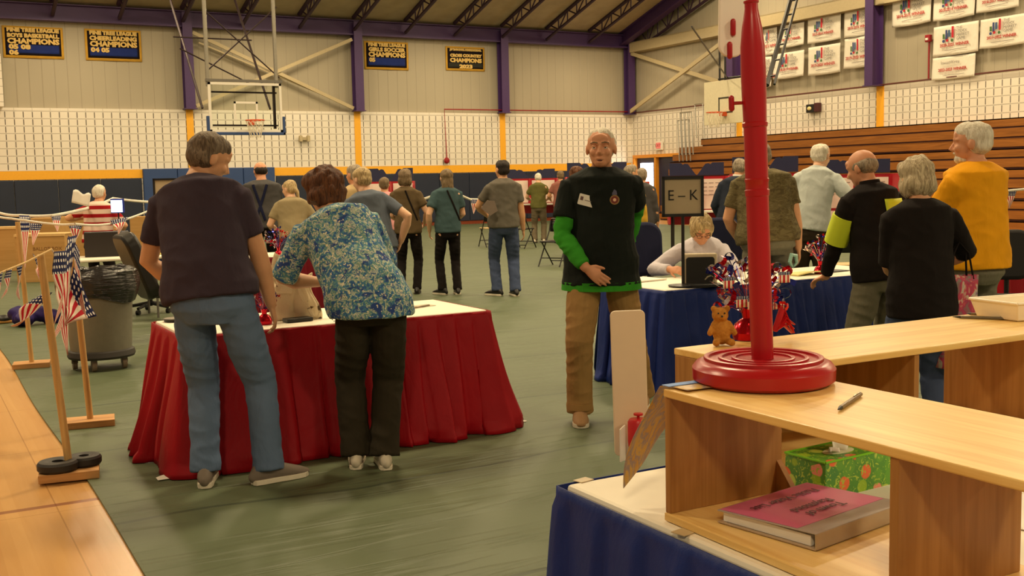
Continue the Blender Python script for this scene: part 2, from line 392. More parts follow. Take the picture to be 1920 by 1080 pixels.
# small speaker bracket on far wall, alarm bell
p=Yq(570,260,WY-.1); e=empty('wall_bracket','small beige double bracket fixed high on the far block wall','bracket',p)
b=MB(); b.box((0,0,0),(.34,.1,.1)); b.build('plate',Mbeige,e); 
for sx in(-1,1): b=MB(); b.box((sx*.13,-.06,0),(.1,.12,.2)); b.build('socket',Mbeige,e,bevel=.01)
p=Yq(838,301,WY-.12); e=empty('alarm_bell','round red alarm bell at the foot of the red pipe on the far wall','bell',p)
b=MB(); b.lathe([(0.02,-.05),(.1,-.04),(.11,0),(.07,.05),(.02,.06)],seg=20); o=b.build('gong',Mredpipe,e,smooth=True); o.rotation_euler=(PI/2,0,0)
b=MB(); b.box((0,.08,0),(.12,.08,.12)); b.build('back_box',Mredpipe,e)
# fire strobe on right wall
p=Xq(1740,72,WX-.05); q=Xq(1738,148,WX-.05); e=empty('fire_strobe','red fire alarm strobe on a red conduit right of the purple column','alarm',p)
b=MB(); b.box((0.02,0,0),(.12,.17,.2)); b.build('body',Mredpipe,e,bevel=.02); b=MB(); b.box((-.05,0,-.02),(.03,.08,.06)); b.build('lens',Mwhite,e)
b=MB(); b.tube([(0.05,0,-.1),(0.05,0,q.z-p.z)],.025,6); b.build('conduit',Mredpipe,e)
p=Xq(1526,203,WX-.1); e=empty('emergency_light','black and red emergency light unit on the right block wall','emergency light',p)
b=MB(); b.box((0,0.1,0),(.16,.34,.26)); b.build('lamp_housing',Mblack,e,bevel=.02); b=MB(); b.box((0,-.16,0.02),(.16,.18,.28)); b.build('battery_case',plain('dark_red_case',(70,24,28),.5),e,bevel=.02)
b=MB(); b.ell((-.08,.12,0),(.03,.09,.06)); b.build('lamp_lens',plain('lamp_glass',(230,215,150),.2),e,smooth=True)
# exit sign
p=Xq(1236,273,WX-.08); e=empty('exit_sign','pale exit sign with red letters mounted above the orange door frame','exit sign',p)
b=MB(); b.box((0,0,0),(.08,.42,.34)); b.build('sign_box',Mwhite,e,bevel=.01)
b=MB(); b.box((-.045,0,0),(.01,.28,.22)); b.build('sign_face',plain('pink_exit_face',(232,130,120),.5,emit=.15),e)
text('EXIT',.17,frameM((-.052,0,0),(0,-1,0),(0,0,1)),Mredpipe,e)
# door in the right wall by the corner
def XY(px,py): 
    p=Xq(px,py,WX); return p.y,p.z
dy0,dy1=32.62,35.55
b=MB(); 
for yy in (dy0,34.05,dy1-.1): b.b2(WX-.12,WX+.2,yy,yy+.1,0,2.32)
b.b2(WX-.12,WX+.2,dy0,dy1,2.3,2.42); structure(b.build('door_frame',Morange)).name='door_1'
Msky=plain('daylight_glass',(255,250,235),.1,emit=6.0)
b=MB(); b.b2(WX+.02,WX+.07,34.15,35.42,0,2.3); b.b2(WX+.02,WX+.07,dy0+.1,34.03,0,2.3)
o=structure(b.build('door_2',plain('navy_door',(36,44,74),.4)))
b=MB(); b.b2(WX+.0,WX+.015,34.4,35.2,1.0,2.1); structure(b.build('window_1',Msky))
b=MB(); b.b2(WX-.02,WX,34.2,35.4,.1,.35); structure(b.build('trim_90',Mchrome))
b=MB(); b.tube([(WX-.06,34.2,.98),(WX-.06,35.4,.98)],.03,6); structure(b.build('trim_91',Mchrome))
b=MB(); b.b2(WX-.01,WX-.005,34.6,34.9,1.15,1.4); tag(b.build('door_notice',plain('red_notice',(215,70,60),.6)),'small red notice taped to the bright door window','notice')
# ------------------------------------------------------------------ bleachers along the right wall
e=empty('bleachers','folded wooden bleacher stack with orange planks along the right wall','bleachers',(0,0,0))
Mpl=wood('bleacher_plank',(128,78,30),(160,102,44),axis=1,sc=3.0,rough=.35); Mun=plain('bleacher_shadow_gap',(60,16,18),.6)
ztop=Xq(1920,219,24.9).z; rows=11; rh=ztop/rows
for i in range(rows):
    z1=ztop-i*rh; x=24.95-0.075*i; yl={0:31.6,1:33.0,2:33.4}.get(i,33.6 if i<6 else 33.8)
    yl=min(yl,32.55) if False else yl
    yl={0:31.0,1:32.2,2:32.45}.get(i,32.5)
    b=MB(); b.b2(x-.03,x+.03,10,yl,z1-rh+.045,z1); b.b2(x-.03,x+.36,10,yl,z1-.03,z1); b.build('plank',Mpl,e)
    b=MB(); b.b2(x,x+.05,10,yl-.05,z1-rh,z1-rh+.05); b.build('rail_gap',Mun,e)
# stowed aisle rails
for k,(px0,px1,yt,yb,n) in enumerate(((1275,1297,212,290,4),(1271,1292,226,302,4),(1303,1318,196,258,2))):
    p=Xq(px0,yt,24.6+.1*k); q=Xq(px1,yb,24.6+.1*k); b=MB()
    y0,y1=p.y,q.y; z1,z0=p.z,q.z
    for i in range(n):
        yy=y0+(y1-y0)*i/(n-1); b.tube([(24.6+.1*k,yy,z1),(24.6+.1*k-.05,yy-.15,z0)],.022,6)
    b.tube([(24.6+.1*k,y0,z1),(24.6+.1*k,y1,z1)],.022,6)
    tag(b.build('aisle_rail',Mchrome,smooth=True),['taller grey steel rail rack stowed at the bleacher end','lower grey steel rail rack stowed nearest the orange door','narrow pair of steel rails leaning beside the top bleacher row'][k],'handrail')
# ------------------------------------------------------------------ cloth banners on the far wall
Mbb=cloth('banner_blue',(36,52,120)); Mbk=cloth('banner_black',(26,18,24)); Mby=cloth('banner_gold_edge',(208,160,60))
def far_banner(x0,y0,x1,y1,lines,label,dark=False):
    a=Yq(x0,y0,WY+.05); c=Yq(x1,y1,WY+.05); w=c.x-a.x; h=a.z-c.z
    e=empty('champion_banner',label,'banner',((a.x+c.x)/2,WY+.115,(a.z+c.z)/2))
    wv=lambda u,v:-.03+.012*math.sin(u*9+v*3)*(1-v)
    def G(ix,iz0,iz1,dy):
        return lambda u,v:( (u-.5)*(w-2*ix), wv(u,v)-dy, (iz0+(iz1-iz0)*v) )
    b=MB(); b.grid(G(0,-h/2,h/2,0),20,8); b.build('border',Mby,e,smooth=True,solid=.006)
    b=MB(); b.grid(G(.07,-h/2+.08,h/2-.06,.012),20,8); b.build('field',Mbk,e,smooth=True,solid=.004)
    if not dark:
        b=MB(); b.grid(G(.13,-h/2+.14,-h/2+h*.42,.02),20,4); b.build('blue_panel',Mbb,e,smooth=True,solid=.004)
    else:
        b=MB(); b.grid(G(.1,-h/2+.12,-h/2+h*.32,.02),20,4); b.build('lower_panel',cloth('banner_charcoal',(52,52,46)),e,smooth=True,solid=.004)
    for s_,sz,zf,al,tw in lines:
        o=text(s_,sz*h,frameM((0 if al=='CENTER' else -w/2+.16,-.075,-h/2+h*zf),(1,0,0),(0,0,1)),Mgold,e,align=al,bold=.012)
        xs=[v.co.x for v in o.data.vertices]; cur=max(xs)-min(xs)
        if tw: 
            k=tw*w/cur; x_=0 if al=='CENTER' else -w/2+.16
            for v in o.data.vertices: v.co.x=x_+(v.co.x-x_)*k
far_banner(3,47,121,111,[('PINE TREE LEAGUE',.16,.87,'CENTER',.86),('BOYS BASKETBALL',.16,.70,'CENTER',.86),('CHAMPIONS',.22,.52,'CENTER',.86),('05 08',.19,.34,'LEFT',.36),('06',.19,.16,'LEFT',.16)],'blue and gold boys basketball champions banner, leftmost on the far wall')
far_banner(158,53,267,116,[('PINE TREE LEAGUE',.16,.87,'CENTER',.84),('CHEERLEADING',.18,.70,'CENTER',.84),('CHAMPIONS',.22,.52,'CENTER',.84),('04 05',.19,.33,'LEFT',.33)],'blue and gold cheerleading champions banner left of the purple column')
far_banner(683,76,767,132,[('PINE TREE LEAGUE',.16,.87,'CENTER',.84),('GIRLS SOCCER',.18,.70,'CENTER',.84),('CHAMPIONS',.22,.52,'CENTER',.84),('05',.19,.33,'LEFT',.14)],'blue and gold girls soccer champions banner in the middle of the far wall')
far_banner(836,86,910,134,[('JORDAN SMALL MIDDLE SCHOOL',.10,.86,'CENTER',.82),('CROSS COUNTRY',.16,.62,'CENTER',.82),('CHAMPIONS',.22,.42,'CENTER',.82),('2023',.2,.17,'CENTER',.34)],'black cross country champions banner with date at the bottom',dark=True)
# ------------------------------------------------------------------ white award banners on the right wall
Mwb=cloth('white_banner_cloth',(232,226,212),var=.03,fold=.7); Mtxt=plain('grey_print',(128,122,118),.8); Mtxr=plain('red_print',(178,66,60),.8); Mcb=[plain('print_%d'%i,c,.8) for i,c in enumerate(((70,110,60),(60,70,120),(60,90,130),(190,30,50),(220,190,60)))]
def wbanner(x0,y0,x1,y1,year,label,kind=0):
    X=WX-.04; px=(x0+x1)/2; a=Xq(px,y0,X); c=Xq(px,y1,X); l=Xq(x0,(y0+y1)/2,X); r=Xq(x1,(y0+y1)/2,X)
    w=l.y-r.y; h=a.z-c.z; cy=(l.y+r.y)/2; cz=(a.z+c.z)/2
    e=empty('award_banner',label,'banner',(X,cy,cz),group='white award banners on the right wall')
    rr=random.Random(int(x0*7+y0)); ph=rr.random()*6
    b=MB(); b.grid(lambda u,v:(-.03-.02*math.sin(u*8+ph+v*2)*(1-v)-.02*(1-v), (0.5-u)*w, -h*.47+h*.95*v-0.03*h*math.sin(PI*u)*(1-v)),18,10)
    b.build('cloth',Mwb,e,smooth=True,solid=.006)
    f=lambda u,v:frameM((-.085,(0.5-u)*w,-h/2+h*v),(0,-1,0),(0,0,1))
    if kind==0:
        for i,(bu,bh,bz) in enumerate(((.24,.16,.55),(.30,.30,.53),(.36,.22,.60),(.44,.36,.56))):
            b=MB(); M_=f(bu,bz); b.prism([(0,0),(.045*w,0),(.045*w,bh*h),(0,bh*h)],.004,M_); b.build('logo_bar',Mcb[i],e)
        for i,(bu,bz) in enumerate(((.26,.48),(.34,.50),(.45,.48))):
            b=MB(); b.prism([(math.cos(k*PI/4)*.03*w,math.sin(k*PI/4)*.03*w) for k in range(8)],.004,f(bu,bz)); b.build('logo_dot',Mcb[(i*2+1)%5],e)
        text('THE\nSTOCK\nMARKET\nGAME',.13*h,f(.54,.68),Mtxt,e,align='LEFT',space=.85)
        text(year+' WINNER',.13*h,f(.5,.34),Mtxr,e,bold=.004,sx=1.0)
    else:
        text('InvestWrite',.2*h,f(.45,.72),Mtxt,e); text(year+' WINNER',.17*h,f(.5,.42),Mtxr,e,bold=.004)
    b=MB(); b.prism([(0,0),(.5*w,.02*h),(.5*w,.035*h),(0,.015*h)],.003,f(.28,.17)); b.build('signature',Mtxt,e)
for i,(a_,y_,w_) in enumerate((((1465,44,1509,88),'2012-2013','white banner, upper row, first right of the black hoop ladder'),((1516,30,1578,79),'2013-2014','white banner, upper row, middle of the group left of the column'),((1585,16,1645,68),'2015-2016','white banner, upper row, touching the purple column on its left'),
    ((1452,97,1509,147),'2018-2019','white banner, lower row, beside the black hoop ladder'),((1517,84,1577,140),'2019-2020','white banner, lower row, middle of the group left of the column'),((1585,68,1643,127),'2019-2020','white banner, lower row, just left of the purple column'),
    ((1433,52,1458,104),'2011-2012','white banner half hidden behind the red pole, upper'),((1425,106,1448,165),'2017-2018','white banner half hidden behind the red pole, lower'),
    ((1675,-12,1748,48),'2014-2015','white banner cut by the top edge, right beside the purple column'),((1753,-22,1830,36),'2015-2016','white banner cut by the top edge, above the logo banner pair'),((1833,-36,1912,20),'2016-2017','white banner cut by the top edge, farthest right'),
    ((1752,44,1836,103),'2020-2021','white banner with bright coloured bars right of the red alarm'),((1840,30,1925,88),'2021-2022','white banner with a pink exclamation bar at the right edge of the picture'))):
    wbanner(*a_,y_,w_)
wbanner(1750,104,1830,148,'2022-2023','small white banner with script writing, lowest of all below the coloured-bar banner',1)
# ------------------------------------------------------------------ tables with pleated skirts
Mtop=plain('white_paper_table_cover',(242,234,214),0.55,var=0.02)
Mskr=cloth('red_skirt_satin',(158,8,24),rough=.55,var=.08,fold=.4); Mskb=cloth('blue_skirt_satin',(26,46,116),rough=.5,var=.08,fold=.4); Mskd=cloth('dark_red_skirt',(110,10,26),rough=.6)
def table(x0,x1,y0,y1,label,z=.74,tl=True):
    e=empty('folding_table',label,'table',((x0+x1)/2,(y0+y1)/2,0)); hx=(x1-x0)/2; hy=(y1-y0)/2
    b=MB(); b.b2(-hx,hx,-hy,hy,z-.035,z); b.build('tabletop',Mtop,e,bevel=.012)
    if tl:
        for sx in(-1,1):
            for sy in(-1,1):
                b=MB(); b.tube([(sx*(hx-.15),sy*(hy-.1),0),(sx*(hx-.15),sy*(hy-.1),z-.035)],.014,8); b.build('leg',Mgrey,e)
    return e
def skirt(x0,x1,y0,y1,sides,m,label,z=.735,flare=.12,pl=.115,seed=1,zb=.004):
    # sides: list of corner points walked around the table, e.g. all four
    pts=[]; rr=random.Random(seed)
    for (p,q,nrm) in sides:
        L=math.hypot(q[0]-p[0],q[1]-p[1]); n=max(2,int(L/.012))
        for i in range(n): pts.append((p[0]+(q[0]-p[0])*i/n,p[1]+(q[1]-p[1])*i/n,nrm))
    pts.append((sides[-1][1][0],sides[-1][1][1],sides[-1][2]))
    N=len(pts); ph=[]; s_=0; offs=[]
    # smooth normals near corners
    nv=[Vector(p[2]) for p in pts]; sm=[]
    for i in range(N):
        a=Vector((0,0)); 
        for k in range(-8,9):
            j=min(max(i+k,0),N-1); a+=Vector(nv[j][:2])
        sm.append(a.normalized())
    acc=0; phase=[]
    for i in range(N):
        acc+=.012/pl*(1+.35*math.sin(i*.021+seed)); phase.append(acc)
    def fn(u,v):
        i=min(int(round(u*(N-1))),N-1); p=pts[i]; f=1-v; ph_=phase[i]; k=math.floor(ph_); fr=ph_-k
        # knife pleat profile
        prof=(fr**0.7) if fr<.82 else (1-(fr-.82)/.18)
        amp=.016+.042*(f**.8)+.012*math.sin(k*2.3+seed)*f
        band=1 if v>.93 else 0
        o=amp*prof*(0 if band else 1)+flare*(f**1.15)*(1+.25*math.sin(k*1.7+seed*2))
        o+=.012*f*math.sin(ph_*1.3+f*5)+(.004 if not band else .010)
        if f>.93: o+=.02*math.sin(ph_*3)
        tx,ty=-sm[i].y,sm[i].x; sh=.02*f*math.sin(k*3.1+f*3)
        return (p[0]+sm[i].x*o+tx*sh,p[1]+sm[i].y*o+ty*sh,zb+(z-zb)*v)
    b=MB(); b.grid(fn,N-1,26); o=b.build('table_skirt',m,smooth=True,solid=.003); tag(o,label,'table skirt')
    return o
def allsides(x0,x1,y0,y1,which='fblr'):
    g=.008; x0-=g;x1+=g;y0-=g;y1+=g; S=[]
    if 'l' in which: S.append(((x0,y1),(x0,y0),(-1,0)))
    if 'f' in which: S.append(((x0,y0),(x1,y0),(0,-1)))
    if 'r' in which: S.append(((x1,y0),(x1,y1),(1,0)))
    if 'b' in which: S.append(((x1,y1),(x0,y1),(0,1)))
    return S
RT=(1.29,3.13,5.98,6.76)
table(*RT,'white-topped table in a bright red skirt where the couple stands')
skirt(*RT,allsides(*RT),Mskr,'bright red pleated skirt around the table of the couple',flare=.15,pl=.15,seed=3)
BT=(4.68,7.1,6.22,7.0)
table(*BT,'white-topped table in a long blue skirt holding the lettered sign')
skirt(*BT,allsides(*BT),Mskb,'blue pleated skirt on the long table behind the red pole',flare=.10,pl=.12,seed=5)
NT_=(1.47,2.23,-.1,2.39)
table(*NT_,'white-topped foreground table under the nearer wooden shelf')
skirt(*NT_,[((2.24,2.40),(1.46,2.40),(0,1)),((1.46,2.40),(1.46,-.1),(-1,0))],Mskb,'dark blue pleated skirt on the foreground table corner',flare=.06,pl=.11,seed=9)
N2=(2.25,4.1,1.70,2.46)
table(*N2,'white-topped foreground table under the farther wooden shelf')
skirt(*N2,allsides(*N2,'f'),Mskb,'blue skirt facing forward on the right foreground table',flare=.04,pl=.09,seed=11)
# tape bits on near table
for (px,py,w_,h_,r_,lb) in ((1094,900,.045,.02,.2,'strip of clear tape at the left corner of the foreground table'),(1290,995,.07,.025,.2,'strip of clear tape on the foreground table edge by the shelf foot')):
    p=Zp(px,py,.7415); b=MB(); b.box((0,0,0),(w_,h_*1.6,.002)); o=b.build('tape_strip',plain('clear_tape',(200,180,140),.35),loc=p,rz=r_); tag(o,lb,'tape')
G2=(3.42,4.6,11.9,12.7)
G2=(2.6,4.35,12.1,12.9)
table(*G2,'white-topped check-in table with dark red skirt behind the man in suspenders'.replace('behind','in front of'))
skirt(*G2,allsides(*G2,'fr'),Mskd,'dark red skirt on the distant table between the couple',flare=.05,pl=.12,seed=13)
FR=(8.85,10.6,6.35,7.1)
FR=(8.6,10.3,6.45,7.2)
table(*FR,'white-topped table in a red skirt at the right edge of the picture')
skirt(*FR,allsides(*FR,'lf'),Mskr,'red pleated skirt at the right edge beside the man in yellow',flare=.05,pl=.12,seed=15)
LT=(1.55,2.75,13.3,14.05)
table(*LT,'bare pale table behind the grey trash can holding the black box')
# ------------------------------------------------------------------ foreground wooden shelf units
Mpine=wood('pine_shelf_top',(222,176,96),(246,212,138),axis=1,sc=5.0,rough=.33); Mpinex=wood('pine_shelf_long',(222,176,96),(246,212,138),axis=0,sc=5.0,rough=.33)
Mpinez=wood('pine_upright_shaded',(150,102,50),(180,132,74),axis=2,sc=5.0,rough=.4)  # same pine toned darker: shade on the upright boards put into the colour
e=empty('shelf_unit','nearer long pine shelf unit on the foreground table with the red pole on it','shelf',(0,0,0))
sx0,sx1,sy0,sy1,zt=1.495,1.875,.55,2.0,1.05; th=.019
b=MB(); b.b2(sx0,sx1,sy0,sy1,zt-th,zt); b.build('top_board',Mpine,e,bevel=.003)
b=MB(); b.b2(sx0,sx1,sy0,sy1,.742,.742+th); b.build('bottom_board',Mpine,e,bevel=.003)
for yy in (sy1-th,1.325,.70):
    b=MB(); b.b2(sx0+.004,sx1-.038,yy,yy+th,.742+th,zt-th); b.build('upright',Mpinez,e,bevel=.002)
b=MB(); b.prism([(0,0),(.07,0),(0,.08)],.015,frameM((sx1-.040,sy1-th,.742+th),(0,-1,0),(0,0,1))); b.build('corner_gusset',Mpinez,e)
e=empty('shelf_unit','farther long pine shelf unit running off to the right with the white tray on it','shelf',(0,0,0))
X0,X1,Y0,Y1=1.885,3.75,2.07,2.47
b=MB(); b.b2(X0,X1,Y0,Y1,zt-th,zt); b.build('top_board',Mpinex,e,bevel=.003)
b=MB(); b.b2(X0,X1,Y0,Y1,.742,.742+th); b.build('bottom_board',Mpinex,e,bevel=.003)
for xx in (X0,2.405,3.0,3.7):
    b=MB(); b.b2(xx,xx+th,Y0+.004,Y1-.004,.742+th,zt-th); b.build('upright',Mpinez,e,bevel=.002)
b=MB(); b.b2(X0+th,2.405,Y1-.03,Y1-.012,.742+th,zt-th); b.build('back_panel',Mpinex,e)
b=MB(); b.b2(3.0+th,3.7,Y1-.03,Y1-.012,.742+th,zt-th); b.build('back_panel',Mpinex,e)
# red pole on round base
t=NT('glossy_red_paint'); c=s2l((172,14,24)); t.out(t.mix(t.noise(t.coord(),3,2),tuple(x*.9 for x in c),c),.28,0,.5); t.bump(t.noise(t.coord(),7,2),.08,.01); Mgr=t.m
pc=Zp(1431,716,1.05); 
e=empty('red_pole','tall glossy red pole on a ringed round base standing on the nearer shelf','pole',(pc.x,pc.y,1.052))
b=MB(); R=.163
b.lathe([(R-.012,0),(R,.008),(R+.001,.034),(R-.008,.046),(R-.02,.051),(.137,.052),(.1365,.0585),(.131,.060),(.1255,.0585),(.125,.053),(.104,.053),(.1035,.058),(.099,.059),(.0945,.058),(.094,.053),(.073,.053),(.0725,.0575),(.068,.0585),(.0635,.0575),(.063,.0535),(.03,.0535),(.0,.0535)],seg=72,cap=False)
b.add([(0,0,0)],[]) ; b.build('round_base',Mgr,e,smooth=True)
b=MB(); b.lathe([(.0255,.0535),(.0258,.2),(.0258,.43),(.0275,.432),(.028,.445),(.0262,.447),(.0262,.462),(.0275,.464),(.028,.470),(.0262,.472),(.0262,.588),(.0285,.590),(.029,.598),(.027,.600)],seg=40); b.build('lower_tube',Mgr,e,smooth=True)
b=MB(); b.lathe([(.0265,.60),(.028,.66),(.0285,.715),(.0275,.77),(.0225,.815),(.0180,.838),(.0152,.855),(.0150,.866),(.0172,.868),(.0172,.872),(.010,.874)],seg=40); b.build('upper_sleeve',Mgr,e,smooth=True)
b=MB(); b.lathe([(.005,.87),(.005,.878),(.009,.880),(.010,.888),(.007,.894),(.0,.895)],seg=20); b.build('finial',Mgr,e,smooth=True)
# thumb screw, left side of tube as seen
Lx=-(R3@Vector((1,0,0))); Lx.z=0; Lx.normalize()
b=MB(); b.tube([Lx*.028+Vector((0,0,.645)),Lx*.05+Vector((0,0,.645))],.004,8); 
o=b.build('screw_stem',Mgr,e)
b=MB(); b.tube([Lx*.052+Vector((0,0,.633)),Lx*.052+Vector((0,0,.657))],.0065,10,dome=True); b.build('screw_wing',Mgr,e,smooth=True)
# white slat clipped behind the pole, with two red keys
zb_=0.80; d0=pc-CAMP; vw=Vector((d0.x,d0.y,0)).normalized()
def slat_outline(w,h,r,n=8,r2=None):
    P=[]; 
    for (cx_,cy_,a0) in ((w/2-r,r,-PI/2),(w/2-r,h-r,0),(-w/2+r,h-r,PI/2),(-w/2+r,r,PI)):
        for k in range(n+1): a=a0+PI/2*k/n; P.append((cx_+r*math.cos(a),cy_+r*math.sin(a)))
    return P
q=Dp(1370,60,((R3.transposed()@(pc-CAMP)).z*-1)+.03)
e2=empty('hanging_sign','white painted rounded board hanging beside the top of the red pole','sign board',(q.x,q.y,q.z-.06))
b=MB(); Mw=frameM((0,0,0),-Lx,(0,0,1))
b.prism(slat_outline(.062,.42,.028),.012,Matrix.Rotation(math.radians(-3),4,'X')@Matrix.Rotation(math.radians(3.5),4,(0,1,0))@Mw); b.build('board',Mwhite,e2,bevel=.003)
for dz,dx in ((.055,.006),(.002,-.002)):
    b=MB(); c_=-vw*.012-Lx*dx; b.tube([c_+Vector((0,0,dz)),c_+Vector((0,0,dz+.028))],.0065,10,dome=True); b.build('red_key',Mgr,e2,smooth=True)
b=MB(); b.tube([vw*.004-Lx*.01+Vector((0,0,.03)),-Lx*.07+Vector((0,0,.03))],.004,6); b.build('hook_rod',Mgr,e2)
for c_ in [o for o in ALL if o.parent==e and o.name.split('.')[0] in('lower_tube','upper_sleeve','finial','screw_stem','screw_wing')]: c_.matrix_basis=Matrix.Rotation(math.radians(-1.8),4,tuple(vw))
# map sheet draped over the shelf end, blue tape
t=NT('map_print'); v=t.coord('UV'); n=t.noise(v,5,4,.6,.6); n2=t.noise(v,2.2,3,.5,.3)
c=t.ramp(n,[(0,s2l((196,150,60))),(.42,s2l((214,176,84))),(.5,s2l((150,140,150))),(.56,s2l((206,160,66))),(1,s2l((224,196,120)))])
c=t.mix(t.step(n2,.62,.7),c,s2l((150,160,180))); Mmap=t.out(c,.35)
P0=[Zp(1283,686,1.056),Zp(1243,737,1.056)]  # top edge back/front at shelf end
mp=[[Zp(1320,700,1.054),Zp(1290,735,1.054)]]
def mapfn(u,v):
    # v: 1 on the shelf -> 0 at the hanging tip; u across the sheet
    s=(1-v)
    if s<.22:
        k=s/.22; y=1.93+.085*k; return (1.51+.19*u,y,1.0555-.001*k)
    k=(s-.22)/.78
    y=2.015+.02*math.sin(k*PI)*(1)+.13*k**.9+.0*u; z=1.0545-.27*k**1.15+ .10*u*k
    x=1.50+.19*u-.015*k*(1-u)-.12*k*u+.01*math.sin(k*6+u*3)
    return (x,y,z)
b=MB(); b.grid(mapfn,14,30); o=b.build('paper_map',Mmap,smooth=True,solid=.001); tag(o,'ochre and grey printed map sheet hanging off the left end of the shelf','map')
b=MB(); b.b2(1.50,1.70,1.985,2.012,1.0562,1.0572); o=b.build('blue_tape',plain('blue_tape',(110,150,215),.6)); tag(o,'blue masking tape holding the map on the shelf corner','tape')
# pens
def pen(p,q,m,label,r=.0048):
    p=Vector(p);q=Vector(q); e=empty('pen',label,'pen',p); d=q-p; b=MB(); b.tube([d*0.12,d*.9,d],[r,r,r*.9],12); b.build('barrel',m,e,smooth=True)
    b=MB(); b.tube([d*0,d*.06,d*.12],[.0008,.003,r*.95],12); b.build('tip',Mblack,e,smooth=True)
    b=MB(); b.tube([d*.68+Vector((0,0,r+.001)),d*.98+Vector((0,0,r+.001))],.0012,6); b.build('clip',Mchrome,e)
Mpen=plain('bronze_pen',(120,98,70),.35,.4)
pen(Zp(1571,768,1.0555),Zp(1614,739,1.0555),Mpen,'bronze pen lying on the nearer shelf right of the red base')
Mclear=plain('smoky_pen',(110,100,80),.25)
pen(Zp(1786,594,1.0555),Zp(1918,598,1.0555),Mclear,'smoky clear pen lying in front of the white tray',.005)
pen(Zp(1813,588,1.0555),Zp(1880,592,1.0555),Mpen,'darker pen lying close against the white tray',.0045)
# white tray on far shelf
a=Zp(1817,588,1.052); 
e=empty('white_tray','long white plastic tray on the farther shelf at the right edge','tray',(3.32,2.30,1.052),rz=-.12)
b=MB(); hx,hy,hh=.26,.10,.058
o_=[(-hx*.93,-hy*.85),(hx*.93,-hy*.85),(hx*.93,hy*.85),(-hx*.93,hy*.85)]; T_=[(-hx,-hy),(hx,-hy),(hx,hy),(-hx,hy)]
vs=[(x,y,0) for x,y in o_]+[(x,y,hh) for x,y in T_]+[(x*.94,y*.9,hh) for x,y in T_]+[(x*.95,y*.9,.004) for x,y in o_]
b.add(vs,[(3,2,1,0)]+[(i,(i+1)%4,4+(i+1)%4,4+i) for i in range(4)]+[(4+i,4+(i+1)%4,8+(i+1)%4,8+i) for i in range(4)]+[(8+i,8+(i+1)%4,12+(i+1)%4,12+i) for i in range(4)]+[(12,13,14,15)])
b.build('body',plain('milky_plastic',(244,232,206),.35,var=.02),e,bevel=.004)
b=MB()
for k in range(4):
    p_=T_[k];q_=T_[(k+1)%4]; b.tube([(p_[0],p_[1],hh),(q_[0],q_[1],hh)],.004,6)
b.build('rim',plain('milky_plastic2',(248,240,220),.35,var=.02),e)
# tissue box
t=NT('tissue_box_print'); v=t.coord(); 
n=t.node('ShaderNodeTexVoronoi'); t.link(t.map(v,(1,1,1)),n.inputs['Vector']); n.inputs['Scale'].default_value=27
r1=t.node('ShaderNodeSeparateColor'); t.link(n.outputs['Color'],r1.inputs[0])
pal=t.ramp(r1.outputs[0],[(0,s2l((96,160,50))),(.25,s2l((150,190,40))),(.42,s2l((70,140,60))),(.58,s2l((232,110,60))),(.72,s2l((190,210,90))),(.82,s2l((240,150,130))),(.9,s2l((96,160,50)))],True)
edge_=t.step(n.outputs['Distance'],.46,.56)
w=t.noise(t.map(v,(1,1,1)),60,2,.5,2.0); leaf=t.math('GREATER_THAN',w,.60)
c=t.mix(edge_,pal,s2l((80,146,50))); c=t.mix(leaf,c,s2l((170,200,70))); t.out(c,.45); Mtis=t.m
tp=Zp(1545,900,.742); 
e=empty('tissue_box','green flowered tissue box on the table behind the pink binder','tissue box',(2.01,1.845,.7625),rz=-.16)
ca=[Zp(1478,905,.7625),Zp(1545,922,.7625),Zp(1663,893,.7625)]
tc=(ca[0]+ca[2])/2; ang=math.atan2((ca[2]-ca[1]).y,(ca[2]-ca[1]).x); e.location=(tc.x,tc.y,.7425); e.rotation_euler=(0,0,ang)
L_=(ca[2]-ca[1]).length; W_=(ca[0]-ca[1]).length
b=MB(); b.box((.01,0,.047),(.26,.13,.094)); b.build('carton',Mtis,e,bevel=.002)
b=MB(); 
for (a_,c_) in (((-.12,-.065),(.14,-.065)),((-.12,-.065),(-.12,.065)),((.14,-.065),(.14,.065)),((-.12,.065),(.14,.065))):
    b.tube([(a_[0],a_[1],.0945),(c_[0],c_[1],.0945)],.003,6)
b.build('lime_edge',plain('lime_edge',(120,200,30),.5),e)
b=MB(); b.lathe([(.0,.0945),(.05,.0945),(.055,.0915),(.0,.0915)],seg=24); o=b.build('opening',plain('pale_opening',(214,214,180),.6),e); o.scale=(1,.5,1)
def tis(u,v): 
    return ((u-.5)*(.05+.06*v)+.01+.02*v,.010*math.sin(u*7)*(1-.4*v)+.008*v, .092+.085*v-.03*v*abs(u-.4))
b=MB(); b.grid(tis,14,8); b.build('tissue',Mpaper,e,smooth=True,solid=.0015)
def tis2(u,v): return (-.02-.03*v+(u-.5)*.02,-.03*v+.01*math.sin(u*5),.091+.02*math.sin(v*2.4))
b=MB(); b.grid(tis2,6,8); b.build('tissue',Mpaper,e,smooth=True,solid=.0015)
